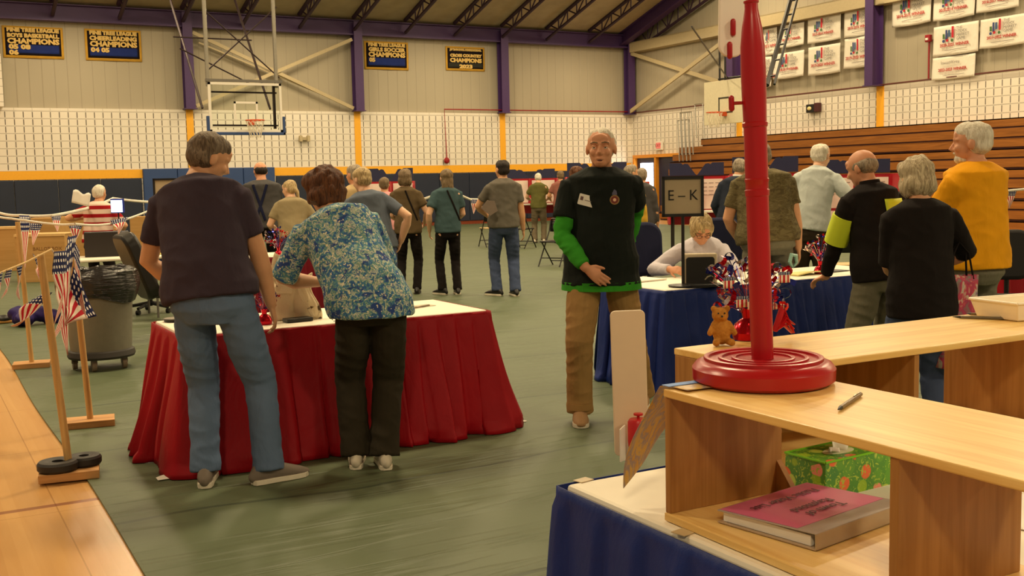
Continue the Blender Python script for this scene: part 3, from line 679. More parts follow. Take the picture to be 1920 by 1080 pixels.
# binder
zz=.7625
c1,c2,c3=Zp(1352,962,zz+.02),Zp(1530,1032,zz+.005),Zp(1672,975,zz+.01); c4=Zp(1497,912,zz+.03)
bc=(Zp(1352,975,zz)+Zp(1672,985,zz))/2
ctr=(c1+c3)/2; ux=(c3-c2); ux.z=0; ux=ux.normalized()   # spine direction
uy=(c1-c2); uy.z=0; uy=(uy-uy.dot(ux)*ux).normalized()
Ms=(c3-c2).length; Mt_=(c1-c2).length
Mb_=Matrix((ux,uy,Vector((0,0,1)))).transposed().to_4x4(); 
if Mb_.determinant()<0: pass
e=empty('binder','pink-labelled clear ring binder lying on the lower board of the nearer shelf','binder',(0,0,0))
cb=(Zp(1352,985,zz)+Zp(1672,1000,zz))/2; 
org=Zp(1530,1034,zz)   # front corner on the board
W=Matrix.Translation(org)@Mb_
def lb(x0,x1,y0,y1,z0,z1,m,name,tilt=0,**k):
    b=MB(); b.b2(x0,x1,y0,y1,z0,z1); vs=[]
    for v_ in b.v: v_=Vector(v_); v_.z+=tilt*v_.y; vs.append(W@v_)
    b.v=[tuple(v_) for v_ in vs]; return b.build(name,m,e,**k)
SL,SW=.325,.262
lb(0,SL,0,SW,0,.003,plain('clear_cover',(176,150,120),.25),'back_cover',bevel=.001)
lb(0,SL,0,.003,.0,.036,plain('binder_spine',(172,150,118),.25),'spine',bevel=.001)
lb(.01,SL-.01,.02,SW-.01,.004,.026,Mpaper,'paper_stack')
lb(.02,SL-.15,.02,SW+.003,.026,.0275,plain('green_divider',(70,120,50),.6),'divider')
lb(0,SL,0,SW,.034,.037,plain('grey_clear_cover',(168,158,150),.2),'front_cover',tilt=-.03,bevel=.001)
lb(.005,SL-.005,.05,SW-.004,.0372,.0378,plain('pink_sheet',(208,104,146),.3,var=.03),'pink_label',tilt=-.03)
tm=W@Matrix.Translation((SL*.5,.11,.0372))@Matrix.Rotation(0.03*-1,4,'X')
flip=Matrix.Rotation(PI,4,'Z') if Mb_.determinant()>0 else Matrix.Diagonal((1,-1,1,1))@Matrix.Rotation(0,4,'Z')
text('Town of\nRaymond',.036,tm@flip,plain('dark_pink_print',(92,40,56),.5),e,ext=.0004,sx=1)
text('Public Voter List',.034,W@Matrix.Translation((SL*.5,.20,.0345))@Matrix.Rotation(-.03,4,'X')@flip,plain('dark_pink_print2',(92,40,56),.5),e,ext=.0004)
# envelope/papers on the table next to tissue box
for (px,py,w_,d_,r_,lb_) in ((1640,930,.20,.11,.5,'cream envelope lying between the tissue box and the binder'),(1900,960,.25,.2,.1,'white papers at the right edge beyond the second upright')):
    p=Zp(px,py,.742); b=MB(); b.box((0,0,.001),(w_,d_,.002)); o=b.build('paper_sheet',Mpaper,loc=(p.x+.02,p.y,.742),rz=r_); tag(o,lb_,'paper')
# white panel standing behind, with red jug-like crank box
p=Zp(1180,850,0); pp=Dp(1180,700,3.75)
Ph=Dp(1183,718,3.75); px_m=F/3.75
e=empty('privacy_panel','tall white rounded plastic panel standing left of the map sheet','panel',(Ph.x,Ph.y,0))
hgt=275/px_m; 
b=MB(); b.prism(slat_outline(.118,hgt,.018),.012,Matrix.Translation((0,0,Ph.z-hgt/2))@Matrix.Rotation(math.radians(1.2),4,tuple(-vw))@Mw); b.build('panel_board',plain('ivory_panel',(226,206,176),.5,var=.02),e,bevel=.003)
b=MB(); b.tube([vw*.02+Vector((0,0,0)),vw*.02+Vector((0,0,Ph.z))],.012,10); b.build('support_pole',Mred,e)
b=MB(); b.lathe([(.0,0),(.12,0),(.12,.02),(.02,.03),(0,.03)],seg=32); b.build('base_plate',Mred,e)
jz=Dp(1197,810,3.7); jo=Vector((jz.x-Ph.x,jz.y-Ph.y,0))
b=MB(); b.lathe([(.0,0),(.034,.002),(.036,.02),(.036,.085),(.03,.095),(0,.096)],c=(jo.x,jo.y,jz.z-.05),seg=24); b.build('red_canister',Mred,e,smooth=True)
b=MB(); b.lathe([(.005,0),(.005,.01),(.016,.012),(.016,.018),(0,.019)],c=(jo.x,jo.y,jz.z+.046),seg=16); b.build('knob',Mred,e)
b=MB(); b.prism([(-.03,0),(.0,0),(.0,.12),(-.03,.11)],.004,Matrix.Translation(jo+Vector((0,0,jz.z-.09))+Lx*.045-vw*.02)@Matrix.Rotation(.9,4,'Z')@Mw); b.build('white_tag',Mwhite,e)
# ------------------------------------------------------------------ people
def skin(name,c,lip=None):
    t=NT(name); c=s2l(c); v=t.coord(); n=t.noise(v,14,4); n2=t.noise(v,3,2)
    a=(c[0]*.88,c[1]*.80,c[2]*.76); col=t.mix(n,a,(min(1,c[0]*1.08),c[1]*1.04,c[2]))
    if lip is not None:
        lx,ly,lz=lip
        x,y,z=t.sep(v)
        d=t.math('ADD',t.math('POWER',t.math('DIVIDE',t.math('SUBTRACT',x,lx),.030),2),t.math('POWER',t.math('DIVIDE',t.math('SUBTRACT',z,lz),.0105),2))
        d=t.math('ADD',d,t.math('MULTIPLY',t.math('LESS_THAN',y,ly-.02),9))
        col=t.mix(t.step(d,1.2,.7),col,(c[0]*.72,c[1]*.38,c[2]*.36))
    t.out(col,.5,0,.35); t.bump(t.noise(v,60,3),.12,.004)
    t.b.inputs['Subsurface Weight'].default_value=.06; t.b.inputs['Subsurface Radius'].default_value=(.02,.008,.004)
    return t.m
SK=skin('skin_tanned',(214,164,126)); SKP=skin('skin_pale',(226,184,152)); SKR=skin('skin_ruddy',(212,156,122))
def hairm(name,c,c2):
    t=NT(name); v=t.coord(); n=t.noise(t.map(v,(60,60,9)),1.0,4,.6,1.5)
    t.out(t.mix(t.step(n,.3,.7),s2l(c),s2l(c2)),.6,0,.3); t.bump(n,.8,.01); return t.m
HW=hairm('hair_white',(196,186,166),(240,234,216)); HG=hairm('hair_grey',(112,98,82),(176,162,140)); HGB=hairm('hair_grey_brown',(72,58,46),(134,118,98)); HB=hairm('hair_brown',(60,34,20),(112,68,38)); HD=hairm('hair_dark',(26,20,18),(52,40,32)); HBL=hairm('hair_ash_blonde',(128,104,70),(214,190,140)); HSB=hairm('hair_light_brown',(92,76,56),(140,118,88))
Msole=plain('shoe_sole_white',(222,212,190),.6); Msoled=plain('shoe_sole_dark',(40,34,30),.6)
Meye=plain('eye_white',(226,216,204),.2); Miris=plain('eye_iris',(58,48,42),.2)
def ik(a,c,l1,l2,hint):
    a=Vector(a);c=Vector(c); d=c-a; L=d.length; mx=(l1+l2)*.998
    if L>mx: c=a+d*(mx/L); d=c-a; L=mx
    t=d/L; x=(l1*l1-l2*l2+L*L)/(2*L); hgt=math.sqrt(max(l1*l1-x*x,0)); hn=Vector(hint); hn=hn-hn.dot(t)*t
    hn=hn.normalized() if hn.length>1e-6 else t.orthogonal().normalized()
    return a+t*x+hn*hgt, c
def lerp(a,b,t): return a+(b-a)*t
def hand(b,w,fd,up,side,curl=.5,sc=1.0,spread=.0):
    """palm + five fingers. w wrist, fd finger direction, up = back-of-hand normal, side=+1 thumb towards cross(fd,up)"""
    fd=Vector(fd).normalized(); up=Vector(up); up=(up-up.dot(fd)*fd).normalized(); s=fd.cross(up)*side
    S=.088*sc
    b.tube([w,w+fd*S*.35,w+fd*S*.8,w+fd*S*1.02],[(.024*sc,.019*sc),(.032*sc,.016*sc),(.038*sc,.014*sc),(.036*sc,.011*sc)],12,up=s,dome=True)
    for k,(o,l,r,st) in enumerate(((.030,.066,.0088,.98),(.010,.075,.0092,1.03),(-.011,.070,.0088,1.0),(-.030,.055,.0076,.93))):
        p=w+fd*S*st+s*o*sc; d=(fd+s*(o*spread*6)).normalized(); pts=[p-fd*.012*sc,p]
        ang=0
        for j,fr in enumerate((.42,.32,.26)):
            ang+=curl*(.55+.25*j)*(1+.12*k); dd=d*math.cos(ang)-up*math.sin(ang); p=p+dd*l*fr*sc*1.12; pts.append(p)
        b.tube(pts,[r*sc*1.05,r*sc,r*sc*.98,r*sc*.92,r*sc*.8],8,dome=True)
    p=w+fd*S*.22+s*.020*sc; d1=(fd*.62+s*.72-up*.25).normalized(); d2=(fd*.9+s*.35-up*.3*curl).normalized()
    b.tube([p,p+d1*.032*sc,p+d1*.032*sc+d2*.028*sc,p+d1*.032*sc+d2*.050*sc],[.014*sc,.0115*sc,.0105*sc,.009*sc],8,dome=True)
def wrink(amp,fz=28,seed=0.0,base=0.0):
    """fold displacement: diagonal drape lines plus broad lumps"""
    def fn(co,no):
        out=np.zeros_like(co)
        for i in range(len(co)):
            x,y,z=co[i]
            a=noise.noise(Vector((x*7+seed,y*7,z*fz*.45+x*4)))
            c=noise.noise(Vector((x*3+seed*2,y*3,z*3)))
            r=1-abs(a)*2.2
            out[i]=no[i]*(base+amp*(r*.55+c*.8-.25))
        return out
    return fn
def hairfn(amp,seed=0,fx=46,fz=12):
    def fn(co,no):
        out=np.zeros_like(co)
        for i in range(len(co)):
            x,y,z=co[i]; a=noise.noise(Vector((x*fx+seed,y*fx,z*fz))); c=noise.noise(Vector((x*14,y*14+seed,z*14)))
            out[i]=no[i]*(amp*(a*.9+c*1.1))
        return out
    return fn
def person(label,pos,yaw,h=1.75,fat=1.0,wide=1.0,lean=(0,0),hip=(0,0),hipz=None,feet=((-.11,0),(.11,0)),toe=(0.1,-.1),hands=(None,None),elb=((-.6,-.8,-.1),(.6,-.8,-.1)),
           shirt=None,sleeve='short',hem=.50,loose=1.0,pants=None,shorts=False,legw=1.0,shoes=Mblack,sole=Msoled,sk=SK,hair=('short',HG),head=(0,0,0),vox=.012,curl=(.5,.5),
           handdir=(None,None),handup=(None,None),skirtflare=0,name='person',face=False,undershirt=None,shoesc=1.0,collar=None,hunch=0.0,hairwid=1.0,knee=None,wr=1.0,nolegs=False):
    z0=VIEW+math.radians(yaw)
    root=empty('person',label,'person',(pos[0],pos[1],0),z0)
    hz=hipz if hipz is not None else .505*h
    B=MB(); P=MB(); S=MB()
    # spine
    hc=Vector((hip[0],hip[1],hz)); 
    Lsp=.356*h; lv=Vector((lean[0],lean[1],0)); up=math.sqrt(max(Lsp*Lsp-lv.length_squared,.01))
    nb=hc+lv+Vector((0,0,up))         # neck base
    def spine(t):                      # slightly curved
        p=hc.lerp(nb,t) if t>0 else hc+Vector((0,0,t*Lsp)); p+=Vector((0,-1,0))*(hunch*math.sin(PI*min(max(t,0),1))); return p
    tdir=(nb-hc).normalized()
    sdir=Vector((1,0,0)); sdir=(sdir-sdir.dot(tdir)*tdir*.6).normalized()
    W=h*wide
    prof=[(-.10,.062,.062),(0,.094*(.6+.4*fat),.070*fat),(.16,.094*(.5+.5*fat),.072*fat),(.34,.086*(.4+.6*fat),.066*fat),(.55,.094*(.6+.4*fat),.070*(.5+.5*fat)),(.74,.100,.070),(.85,.094,.060),(.93,.068,.047),(1.02,.036,.034)]
    B.tube([spine(t) for t,_,_ in prof],[(a*W*.93,d*W*.93) for _,a,d in prof],18,up=sdir,dome=False)
    # neck & head
    hy,hp=math.radians(head[0]),math.radians(head[1]); hr=math.radians(head[2])
    Rh=Matrix.Rotation(hy,3,'Z')@Matrix.Rotation(-hp,3,'X')@Matrix.Rotation(hr,3,'Y')
    s=h/1.75
    s0=s; nt=nb+tdir*.028*s+Vector((0,.012*s,0))+Vector((0,lean[1]*.06,0)); s*=1.065; hcn=nt+Rh@Vector((0,.012*s,.095*s))
    B.tube([nb-tdir*.03*s,nb+tdir*.02*s,nt,hcn-Rh@Vector((0,.01*s,.02*s))],[(.066*s*(.7+.3*fat),.058*s),(.056*s*(.7+.3*fat),.054*s),(.053*s*(.7+.3*fat),.053*s),(.05*s,.05*s)],14,up=sdir)
    def hpnt(x,y,z): return hcn+Rh@(Vector((x,y,z))*s)
    def hel(c,r): B.ell(hpnt(*c),tuple(q*s for q in r),Rh,20,14)
    hel((0,-.008,.025),(.0765,.094,.086)); hel((0,.022,-.03),(.063,.070,.085)); hel((0,.050,-.085),(.036,.036,.026)); hel((0,.03,-.07),(.054,.05,.034))
    for sx in(-1,1):
        hel((sx*.078,-.008,-.012),(.010,.019,.030)); hel((sx*.034,.068,-.028),(.024,.020,.022))
        B.tube([hpnt(sx*.008,.088,.020),hpnt(sx*.028,.086,.026),hpnt(sx*.050,.070,.020)],[.009*s,.009*s,.007*s],8,dome=True)
    hel((0,.078,.045),(.048,.014,.03))
    B.tube([hpnt(0,.088,.012),hpnt(0,.100,-.010),hpnt(0,.112,-.028),hpnt(0,.100,-.038)],[(.007*s,.007*s),(.0095*s,.009*s),(.0135*s,.011*s),(.013*s,.007*s)],10,up=(1,0,0),dome=True)
    for sx in(-1,1): hel((sx*.012,.094,-.034),(.008,.009,.007))
    if face:
        B.tube([hpnt(-.026,.078,-.066),hpnt(-.01,.090,-.061),hpnt(0,.091,-.063),hpnt(.01,.090,-.061),hpnt(.026,.078,-.066)],[.004*s,.0055*s,.0055*s,.0055*s,.004*s],8,dome=True)
        B.tube([hpnt(-.022,.078,-.080),hpnt(0,.089,-.082),hpnt(.022,.078,-.080)],[.004*s,.0065*s,.004*s],8,dome=True)
    # arms
    shw=.097*h*wide
    ends=[]
    for i,sx in enumerate((-1,1)):
        sh=spine(.84)+sdir*sx*shw
        tgt=hands[i] if hands[i] is not None else (sx*(.122*h*wide+.015*fat),.05,.47*h)
        el,wr_=ik(sh,tgt,.170*h,.150*h,elb[i])
        ends.append((sh,el,wr_))
        ra=h*(.8+.2*fat)
        B.tube([sh-sdir*sx*.03,sh,sh.lerp(el,.4),el,el.lerp(wr_,.3),el.lerp(wr_,.8),wr_],[.034*ra,.032*ra,.030*ra,.0255*ra,.0275*ra,.0195*ra,.0165*ra],12,dome=True)
        fd=(wr_-el).normalized() if handdir[i] is None else Vector(handdir[i]).normalized()
        hu=Vector((sx*1.0,-.2,.3)) if handup[i] is None else Vector(handup[i])
        sd=fd.cross((hu-hu.dot(fd)*fd).normalized()); side=1 if sd.y+sd.z*.3>=0 else -1
        hand(B,wr_+fd*.006,fd,hu,side,curl[i],h/1.78,.3)
        if shirt:
            q=loose
            r1=.037*ra*(.45+.55*q); S.tube([sh-sdir*sx*.05-tdir*.01,sh+sdir*sx*.004,sh.lerp(el,.45),sh.lerp(el,.66 if sleeve=='short' else .9)],[(.034*ra,.034*ra),(r1*.95,r1*.95),(r1*.98,r1*.98),(r1*(1.0 if sleeve=='short' else .8),)*2],14,dome=False)
            if sleeve=='long': S.tube([sh.lerp(el,.8),el,el.lerp(wr_,.5),el.lerp(wr_,.93)],[r1*.84,r1*.80,r1*.72,r1*.58],14,dome=False)
            if sleeve=='elbow': S.tube([sh.lerp(el,.6),sh.lerp(el,.98)],[r1*.96,r1*.92],14)
    # torso garment
    if shirt:
        th=(hem-hz/h)/.345*h/h if True else 0
        th=(hem*h-hz)/(Lsp)
        pr=[(th,.100*(.55+.45*fat)+.011+skirtflare,.079*fat+.008+skirtflare*.6)]
        for t_,a,d in prof[1:-1]:
            if t_>th+.04: pr.append((t_,max(a,(.101*(.55+.45*fat)+.008) if t_<.2 else .092*(.5+.5*fat)) +.006*loose,max(d,(.076*fat if t_<.4 else .068*(.5+.5*fat)))+.006*loose))
        pr.append((1.02,.044,.041))
        S.tube([spine(t_) for t_,_,_ in pr],[(a*W,d*W) for _,a,d in pr],24,up=sdir)
        # shoulder yoke
        for i,sx in enumerate((-1,1)):
            S.tube([nb-tdir*.03,nb.lerp(ends[i][0],.5)-tdir*.006,ends[i][0]-tdir*.004],[.036*h,.034*h,.034*h],12,dome=True)
            B.tube([nb-tdir*.03,ends[i][0]-tdir*.01],[.030*h,.026*h],12,dome=True)
    # legs
    for i,sx in enumerate((-1,1)):
        if nolegs: break
        hj=hc+Vector((sx*.052*W,0,-.01*h)); an=Vector((feet[i][0],feet[i][1],.05*h if len(feet[i])<3 else feet[i][2]+.05*h))
        kn,an=ik(hj,an,.235*h,.235*h,(sx*.15,1,0) if knee is None else knee[i])
        B.tube([hj,hj.lerp(kn,.5),kn,kn.lerp(an,.35),kn.lerp(an,.8),an-Vector((0,0,.02*h))],[.046*h,.040*h,.030*h,.031*h,.020*h,.020*h],12,dome=True)
        q=legw
        if pants:
            endt=.40 if shorts else 1.0
            if shorts: P.tube([hj+Vector((0,0,.04*h)),hj.lerp(kn,.5),hj.lerp(kn,.97)],[.056*h*q,.054*h*q,.052*h*q],14,dome=True)
            else: P.tube([hj+Vector((0,0,.04*h)),hj.lerp(kn,.5),kn,kn.lerp(an,.4),kn.lerp(an,.85),kn.lerp(an,1.0)-Vector((0,0,.014*h))],[(.052*h*min(q,1.06),.054*h*min(q,1.1)),(.047*h*min(q,1.2),.052*h*q),.040*h*q,.0385*h*q,.036*h*q,.039*h*q],16)
        # shoe
        ta=toe[i]; fdv=Vector((math.sin(ta),math.cos(ta),0)); sv=Vector((math.cos(ta),-math.sin(ta),0)); g=an-Vector((0,0,.05*h)); k=h/1.75*shoesc*1.05
        SH=MB(); prs=[(-.075,.024,.030,.030),(-.06,.034,.045,.045),(0,.036,.050,.052),(.06,.042,.040,.042),(.12,.047,.030,.031),(.165,.042,.022,.024),(.19,.026,.016,.018)]
        SH.tube([g+fdv*(a*k)+Vector((0,0,c_*k+.004)) for a,w_,hh_,c_ in prs],[(w_*k,hh_*k) for a,w_,hh_,c_ in prs],14,up=sv,dome=True)
        SH.v=[(v[0],v[1],max(v[2],g.z+.012)) for v in SH.v]
        so=SH.build('shoe',shoes,root,smooth=True)
        SO=MB(); out_=[]
        for a,w_ in ((-.085,.015),(-.075,.03),(-.04,.037),(.03,.037),(.08,.043),(.13,.048),(.17,.042),(.195,.022),(.2,0)): out_.append((a,w_))
        poly=[(w_*k,a*k) for a,w_ in out_]+[(-w_*k,a*k) for a,w_ in reversed(out_[:-1])]
        Mx=Matrix((sv,fdv,Vector((0,0,1)))).transposed().to_4x4(); SO.prism(poly,.024*k,Matrix.Translation(g+Vector((0,0,.001)))@Mx); SO.build('sole',sole,so,bevel=.003)
    if pants:
        pw=[(-.13,.070,.066),(-.02,.098*(.6+.4*fat),.077*fat),(.07,.096*(.5+.5*fat),.076*fat),(.13,.092*(.5+.5*fat),.073*fat)]
        P.tube([spine(t_) for t_,_,_ in pw],[(a*W*.97,d*W*.97) for _,a,d in pw],20,up=sdir,dome=False)
    body=B.build('body',sk,root,remesh=vox,sm=2)
    if pants: 
        o=P.build('shorts' if shorts else 'trousers',pants,root,remesh=vox*1.1,sm=3,fn=wrink(.009*wr,34,h*3))
    if shirt:
        o=S.build('shirt',shirt,root,remesh=vox*1.1,sm=5,fn=wrink(.009*wr,26,h*7,.002))
    if collar:
        C_=MB(); C_.tube([nb-tdir*.01,nb+tdir*.035],[(.070*s,.066*s),(.062*s,.060*s)],18,up=sdir); C_.build('collar',collar,root,smooth=True)
    # hair
    style,hm=hair; Hh=MB()
    def he(c,r): Hh.ell(hpnt(*c),tuple(q*s for q in r),Rh,20,14)
    a=.006
    if style=='short':
        he((0,-.020,.034),(.083,.092,.084)); he((0,-.035,-.01),(.079,.074,.065)); he((0,.01,.06),(.072,.078,.056))
    elif style=='thin':
        he((0,-.030,.026),(.082,.080,.078)); he((0,-.038,-.015),(.076,.064,.055)); 
        he((0,.0,.055),(.070,.070,.056))
    elif style=='balding':
        a=.004; he((0,-.036,.004),(.0815,.070,.060)); he((-.05,-.005,.01),(.032,.05,.04)); he((.05,-.005,.01),(.032,.05,.04))
    elif style=='bob':
        a=.009; he((0,-.018,.04),(.092,.100,.088)); he((0,-.038,-.03),(.092*hairwid,.078,.085)); he((-.062,-.005,-.03),(.028,.060,.075)); he((.062,-.005,-.03),(.028,.060,.075)); he((0,.04,.068),(.07,.05,.045))
    elif style=='full':
        a=.014; he((0,-.02,.045),(.098*hairwid,.106,.092)); he((0,-.045,-.03),(.094*hairwid,.075,.080)); he((-.060,.0,.0),(.035,.062,.07)); he((.060,.0,.0),(.035,.062,.07)); he((0,.035,.075),(.07,.055,.045))
    elif style=='long':
        a=.008; he((0,-.018,.036),(.088,.096,.084)); he((0,-.045,-.05),(.088,.062,.10)); Hh.tube([hpnt(0,-.055,-.03),hpnt(0,-.065,-.13),hpnt(0,-.07,-.19)],[(.082*s,.042*s),(.086*s,.038*s),(.066*s,.024*s)],14,up=sdir)
    elif style=='pony':
        he((0,-.018,.034),(.083,.092,.082)); he((0,-.04,-.01),(.078,.066,.06)); Hh.tube([hpnt(0,-.09,.0),hpnt(.01,-.12,-.05),hpnt(.015,-.11,-.16),hpnt(.0,-.10,-.26)],[.022*s,.024*s,.020*s,.008*s],10,dome=True)
    elif style=='cap':
        he((0,-.012,.04),(.088,.1,.078)); he((0,-.035,-.005),(.079,.07,.055)); Hh.tube([hpnt(0,.07,.05),hpnt(0,.145,.035)],[(.07*s,.008*s),(.05*s,.005*s)],12,up=sdir)
    Hh.build('hair' if style!='cap' else 'cap',hm,root,remesh=.007 if vox<.01 else .011,sm=3,fn=hairfn(a,h*11,40,14) if style!='cap' else None)
    info=dict(root=root,hp=hpnt,Rh=Rh,s=s0,nb=nb,tdir=tdir,ends=ends,spine=spine,W=W,hcn=hcn,sdir=sdir)
    if face:
        for sx in(-1,1):
            E_=MB(); E_.ell(hpnt(sx*.031,.0765,.002),.0135*s,Rh,16,10); eo=E_.build('eye',Meye,root,smooth=True)
            I_=MB(); I_.ell(hpnt(sx*.031,.0868,.000),(.0055*s,.0035*s,.0055*s),Rh,12,8); I_.build('iris',Miris,eo,smooth=True)
            L=MB(); L.ell(hpnt(sx*.031,.0770,.0055),(.0155*s,.0145*s,.0115*s),Rh,16,10); L.build('eyelid',sk,root,smooth=True)
            L=MB(); L.tube([hpnt(sx*.013,.0935,.0235),hpnt(sx*.030,.0955,.028),hpnt(sx*.050,.081,.023)],[.0035*s,.0035*s,.0025*s],8,dome=True); L.build('eyebrow',HSB,root,smooth=True)
    return info
# ---- cloth colours
t=NT('floral_shirt_cloth'); v=t.coord(); n1=t.noise(v,38,3,.6,1.2); n2=t.noise(v,16,3,.5,.8)
c=t.ramp(n1,[(0,s2l((40,66,126))),(.40,s2l((60,100,160))),(.47,s2l((84,140,160))),(.53,s2l((120,156,136))),(.58,s2l((214,218,200))),(.66,s2l((64,104,150)))],False)
c=t.mix(t.step(n2,.58,.66),c,s2l((50,76,140))); c=t.mix(t.math('GREATER_THAN',t.noise(v,70,1),.66),c,s2l((226,220,190))); t.out(c,.85,0,.2)
t.bump(t.noise(t.map(v,(1,1,.5)),8,3,.5,.6),.5,.02); Mfloral=t.m
t=NT('camouflage_cloth'); v=t.coord(); n1=t.noise(t.map(v,(1,1,2.4)),12,2,.5,.6)
c=t.ramp(n1,[(0,s2l((84,74,50))),(.42,s2l((104,94,64))),(.5,s2l((94,84,56))),(.58,s2l((112,102,72)))],True); t.out(c,.9,0,.2); t.bump(t.noise(v,9,3),.5,.02); Mcamo=t.m
t=NT('red_white_stripe_cloth'); v=t.coord(); x,y,z=t.sep(v); st=t.math('GREATER_THAN',t.math('FRACT',t.math('DIVIDE',t.math('ADD',z,.02),.104)),.55)
t.out(t.mix(st,s2l((222,196,180)),s2l((160,22,30))),.9,0,.2); Mstripe=t.m
Mjean=cloth('blue_jeans_denim',(96,116,146),fold=.7); Mjeand=cloth('dark_jeans_denim',(70,82,112),fold=.7); Mjeang=cloth('grey_trousers',(120,116,98),fold=.7)
Mplum=cloth('plum_grey_tee',(62,52,64),fold=.4); Molive=cloth('olive_dark_trousers',(48,42,30),fold=.6); Mkhaki=cloth('khaki_trousers',(158,124,76),fold=.8)
Mblk=cloth('black_cloth',(27,22,21),fold=.5); Mdkgreen=cloth('charcoal_green_tee',(24,30,27),fold=.5); Mgreen=cloth('green_long_sleeve',(56,146,40),fold=.8)
Mteal=cloth('teal_shirt',(66,88,92)); Mbrn=cloth('brown_top',(96,80,56)); Mgry=cloth('grey_tee',(104,98,88)); Mslate=cloth('slate_tee',(96,104,116)); Mbeig=cloth('beige_shirt',(190,164,120)); Mpink=cloth('pink_top',(214,150,150))
Mtan=cloth('tan_tee',(150,136,104)); Mcharc=cloth('charcoal_shirt',(74,72,72)); Myelt=cloth('yellow_tee',(244,168,24),fold=.6); Mpaleb=cloth('pale_blue_shirt',(196,204,200),fold=.7); Mnavyj=cloth('navy_suit',(42,48,62)); Mlav=cloth('pale_lavender_shirt',(206,200,208),fold=.7)
Mdark=cloth('dark_brown_trousers',(58,48,36)); Molv=cloth('olive_tee',(100,98,52)); Mgrp=cloth('grey_olive_trousers',(112,100,80)); Mhiv=plain('high_visibility_yellow',(214,230,50),.6,var=.03); Mtanshoe=plain('tan_suede_shoe',(160,124,84),.8); Mgshoe=plain('grey_runner_shoe',(120,108,96),.7); Mwshoe=plain('white_shoe',(206,196,176),.6)
Mmust=cloth('mustard_shirt',(212,166,60)); Msus=cloth('navy_suspender',(24,28,56))
def at(px,py,dep): 
    p=Dp(px,py,dep); return (p.x,p.y)
# A: man in plum tee
p=at(410,600,5.62)
A=person('person in a plum-grey t-shirt and faded jeans, back turned, at the red-skirted table',p,-4,h=1.84,fat=1.13,wide=1.13,lean=(-.09,.14),hip=(-.02,-.03),feet=((-.10,-.02),(.22,.02)),toe=(-.25,.85),
  hands=((-.20,.20,.98),(.22,.20,.90)),elb=((-1.3,-.35,-.1),(1.1,-.6,-.1)),handup=((-.6,0,.6),(.6,0,.6)),shirt=Mplum,hem=.525,pants=Mjean,legw=1.14,shoes=Mgshoe,sole=Msole,hair=('short',HGB),head=(-46,24,4),vox=.0085,hunch=.02)
# B: woman in floral shirt
p=at(690,600,5.93)
Bp=person('person with curly brown hair in a blue floral shirt leaning over the red table',p,12,h=1.70,fat=1.22,wide=1.08,lean=(-.19,.24),hip=(.02,-.02),feet=((-.09,.0),(.06,-.06)),toe=(.1,.0),
  hands=((-.24,.40,.98),(.02,.42,.90)),elb=((-.9,-.3,-.5),(1.0,-.4,-.5)),shirt=Mfloral,hem=.485,loose=1.25,sleeve='elbow',pants=Molive,legw=1.28,shoes=Mwshoe,sole=Msole,hair=('full',HB),head=(20,22,0),vox=.0085,hairwid=1.15,skirtflare=.006)
# Walking man
p=at(1128,560,7.0)
lipz=.0
Wk=person('person walking toward the camera in a dark tee over green long sleeves and khaki trousers',p,176,h=1.845,fat=1.12,wide=1.06,lean=(-.01,.02),feet=((-.27,-.30,.02),(.15,.10)),toe=(0.1,-.05),
  hands=((-.17,-.30,1.05),(.10,.22,.99)),elb=((-.25,-1,-.2),(1.0,-.35,-.3)),handdir=(None,(-.78,.2,-.62)),handup=(None,(.45,.85,.3)),curl=(.4,.32),
  shirt=Mdkgreen,hem=.47,loose=1.22,sleeve='short',pants=Mkhaki,legw=1.2,shoes=Mtanshoe,sole=Msole,sk=SKR,hair=('thin',HW),head=(-6,0,0),skirtflare=.012,vox=.006,face=True,wr=.9)
for i_ in (0,1):
    so_=[c for c in Wk['root'].children if c.name.startswith('shoe')][i_]
    cc=sum((Vector(v.co) for v in so_.data.vertices),Vector())/len(so_.data.vertices); b=MB()
    b.tube([(cc.x,cc.y-.045,cc.z+.045),(cc.x,cc.y-.048,cc.z+.085)],[(.078,.085),(.080,.086)],20,up=(1,0,0)); b.build('trouser_cuff',Mkhaki,Wk['root'],smooth=True)
# green under-sleeves and hem
def sub_sleeve(I,i,m,r=.036,a=.62,b_=.93,name='sleeve'):
    sh,el,wr_=I['ends'][i]; h=I['s']*1.75; S=MB()
    S.tube([sh.lerp(el,a),sh.lerp(el,.85),el,el.lerp(wr_,.35),el.lerp(wr_,.7),el.lerp(wr_,b_)],[r*h,r*h*.98,r*h*.9,r*h*.86,r*h*.74,r*h*.60],18)
    S.build(name,m,I['root'],remesh=.008,sm=2,fn=wrink(.012,50,3.3))
sub_sleeve(Wk,1,Mgreen); sub_sleeve(Wk,0,Mgreen)
def band(I,t0,t1,w,d,m,name,off=0):
    W=I['W']; b=MB(); sp=I['spine']; b.tube([sp(t0),sp(t1)],[(w*W,d*W),(w*W*.98,d*W*.98)],28,up=I['sdir']); return b.build(name,m,I['root'],smooth=True)
o=band(Wk,-.15,-.07,.131,.102,Mgreen,'undershirt_hem')
def chest(I,x,z,dy,build):   # place flat item on chest front: find y by ray cast onto shirt
    o=[c for c in I['root'].children if c.name.startswith('shirt')][0]
    dg=bpy.context.evaluated_depsgraph_get(); dg.update()
    ok,loc,nor,_=o.ray_cast(Vector((x,dy*1.0,z)),Vector((0,-1 if dy>0 else 1,0)))
    return loc if ok else Vector((x,.15*dy,z)), nor if ok else Vector((0,1,0))
loc,nor=chest(Wk,.085,1.40,1,None)
b=MB(); M_=frameM(loc+nor*.006,(-1,0,-.28),(0,0,1)); b.prism(slat_outline(.10,.068,.006),.002,M_@Matrix.Translation((0,-.034,0))); bo=b.build('name_badge',Mpaper,Wk['root'])
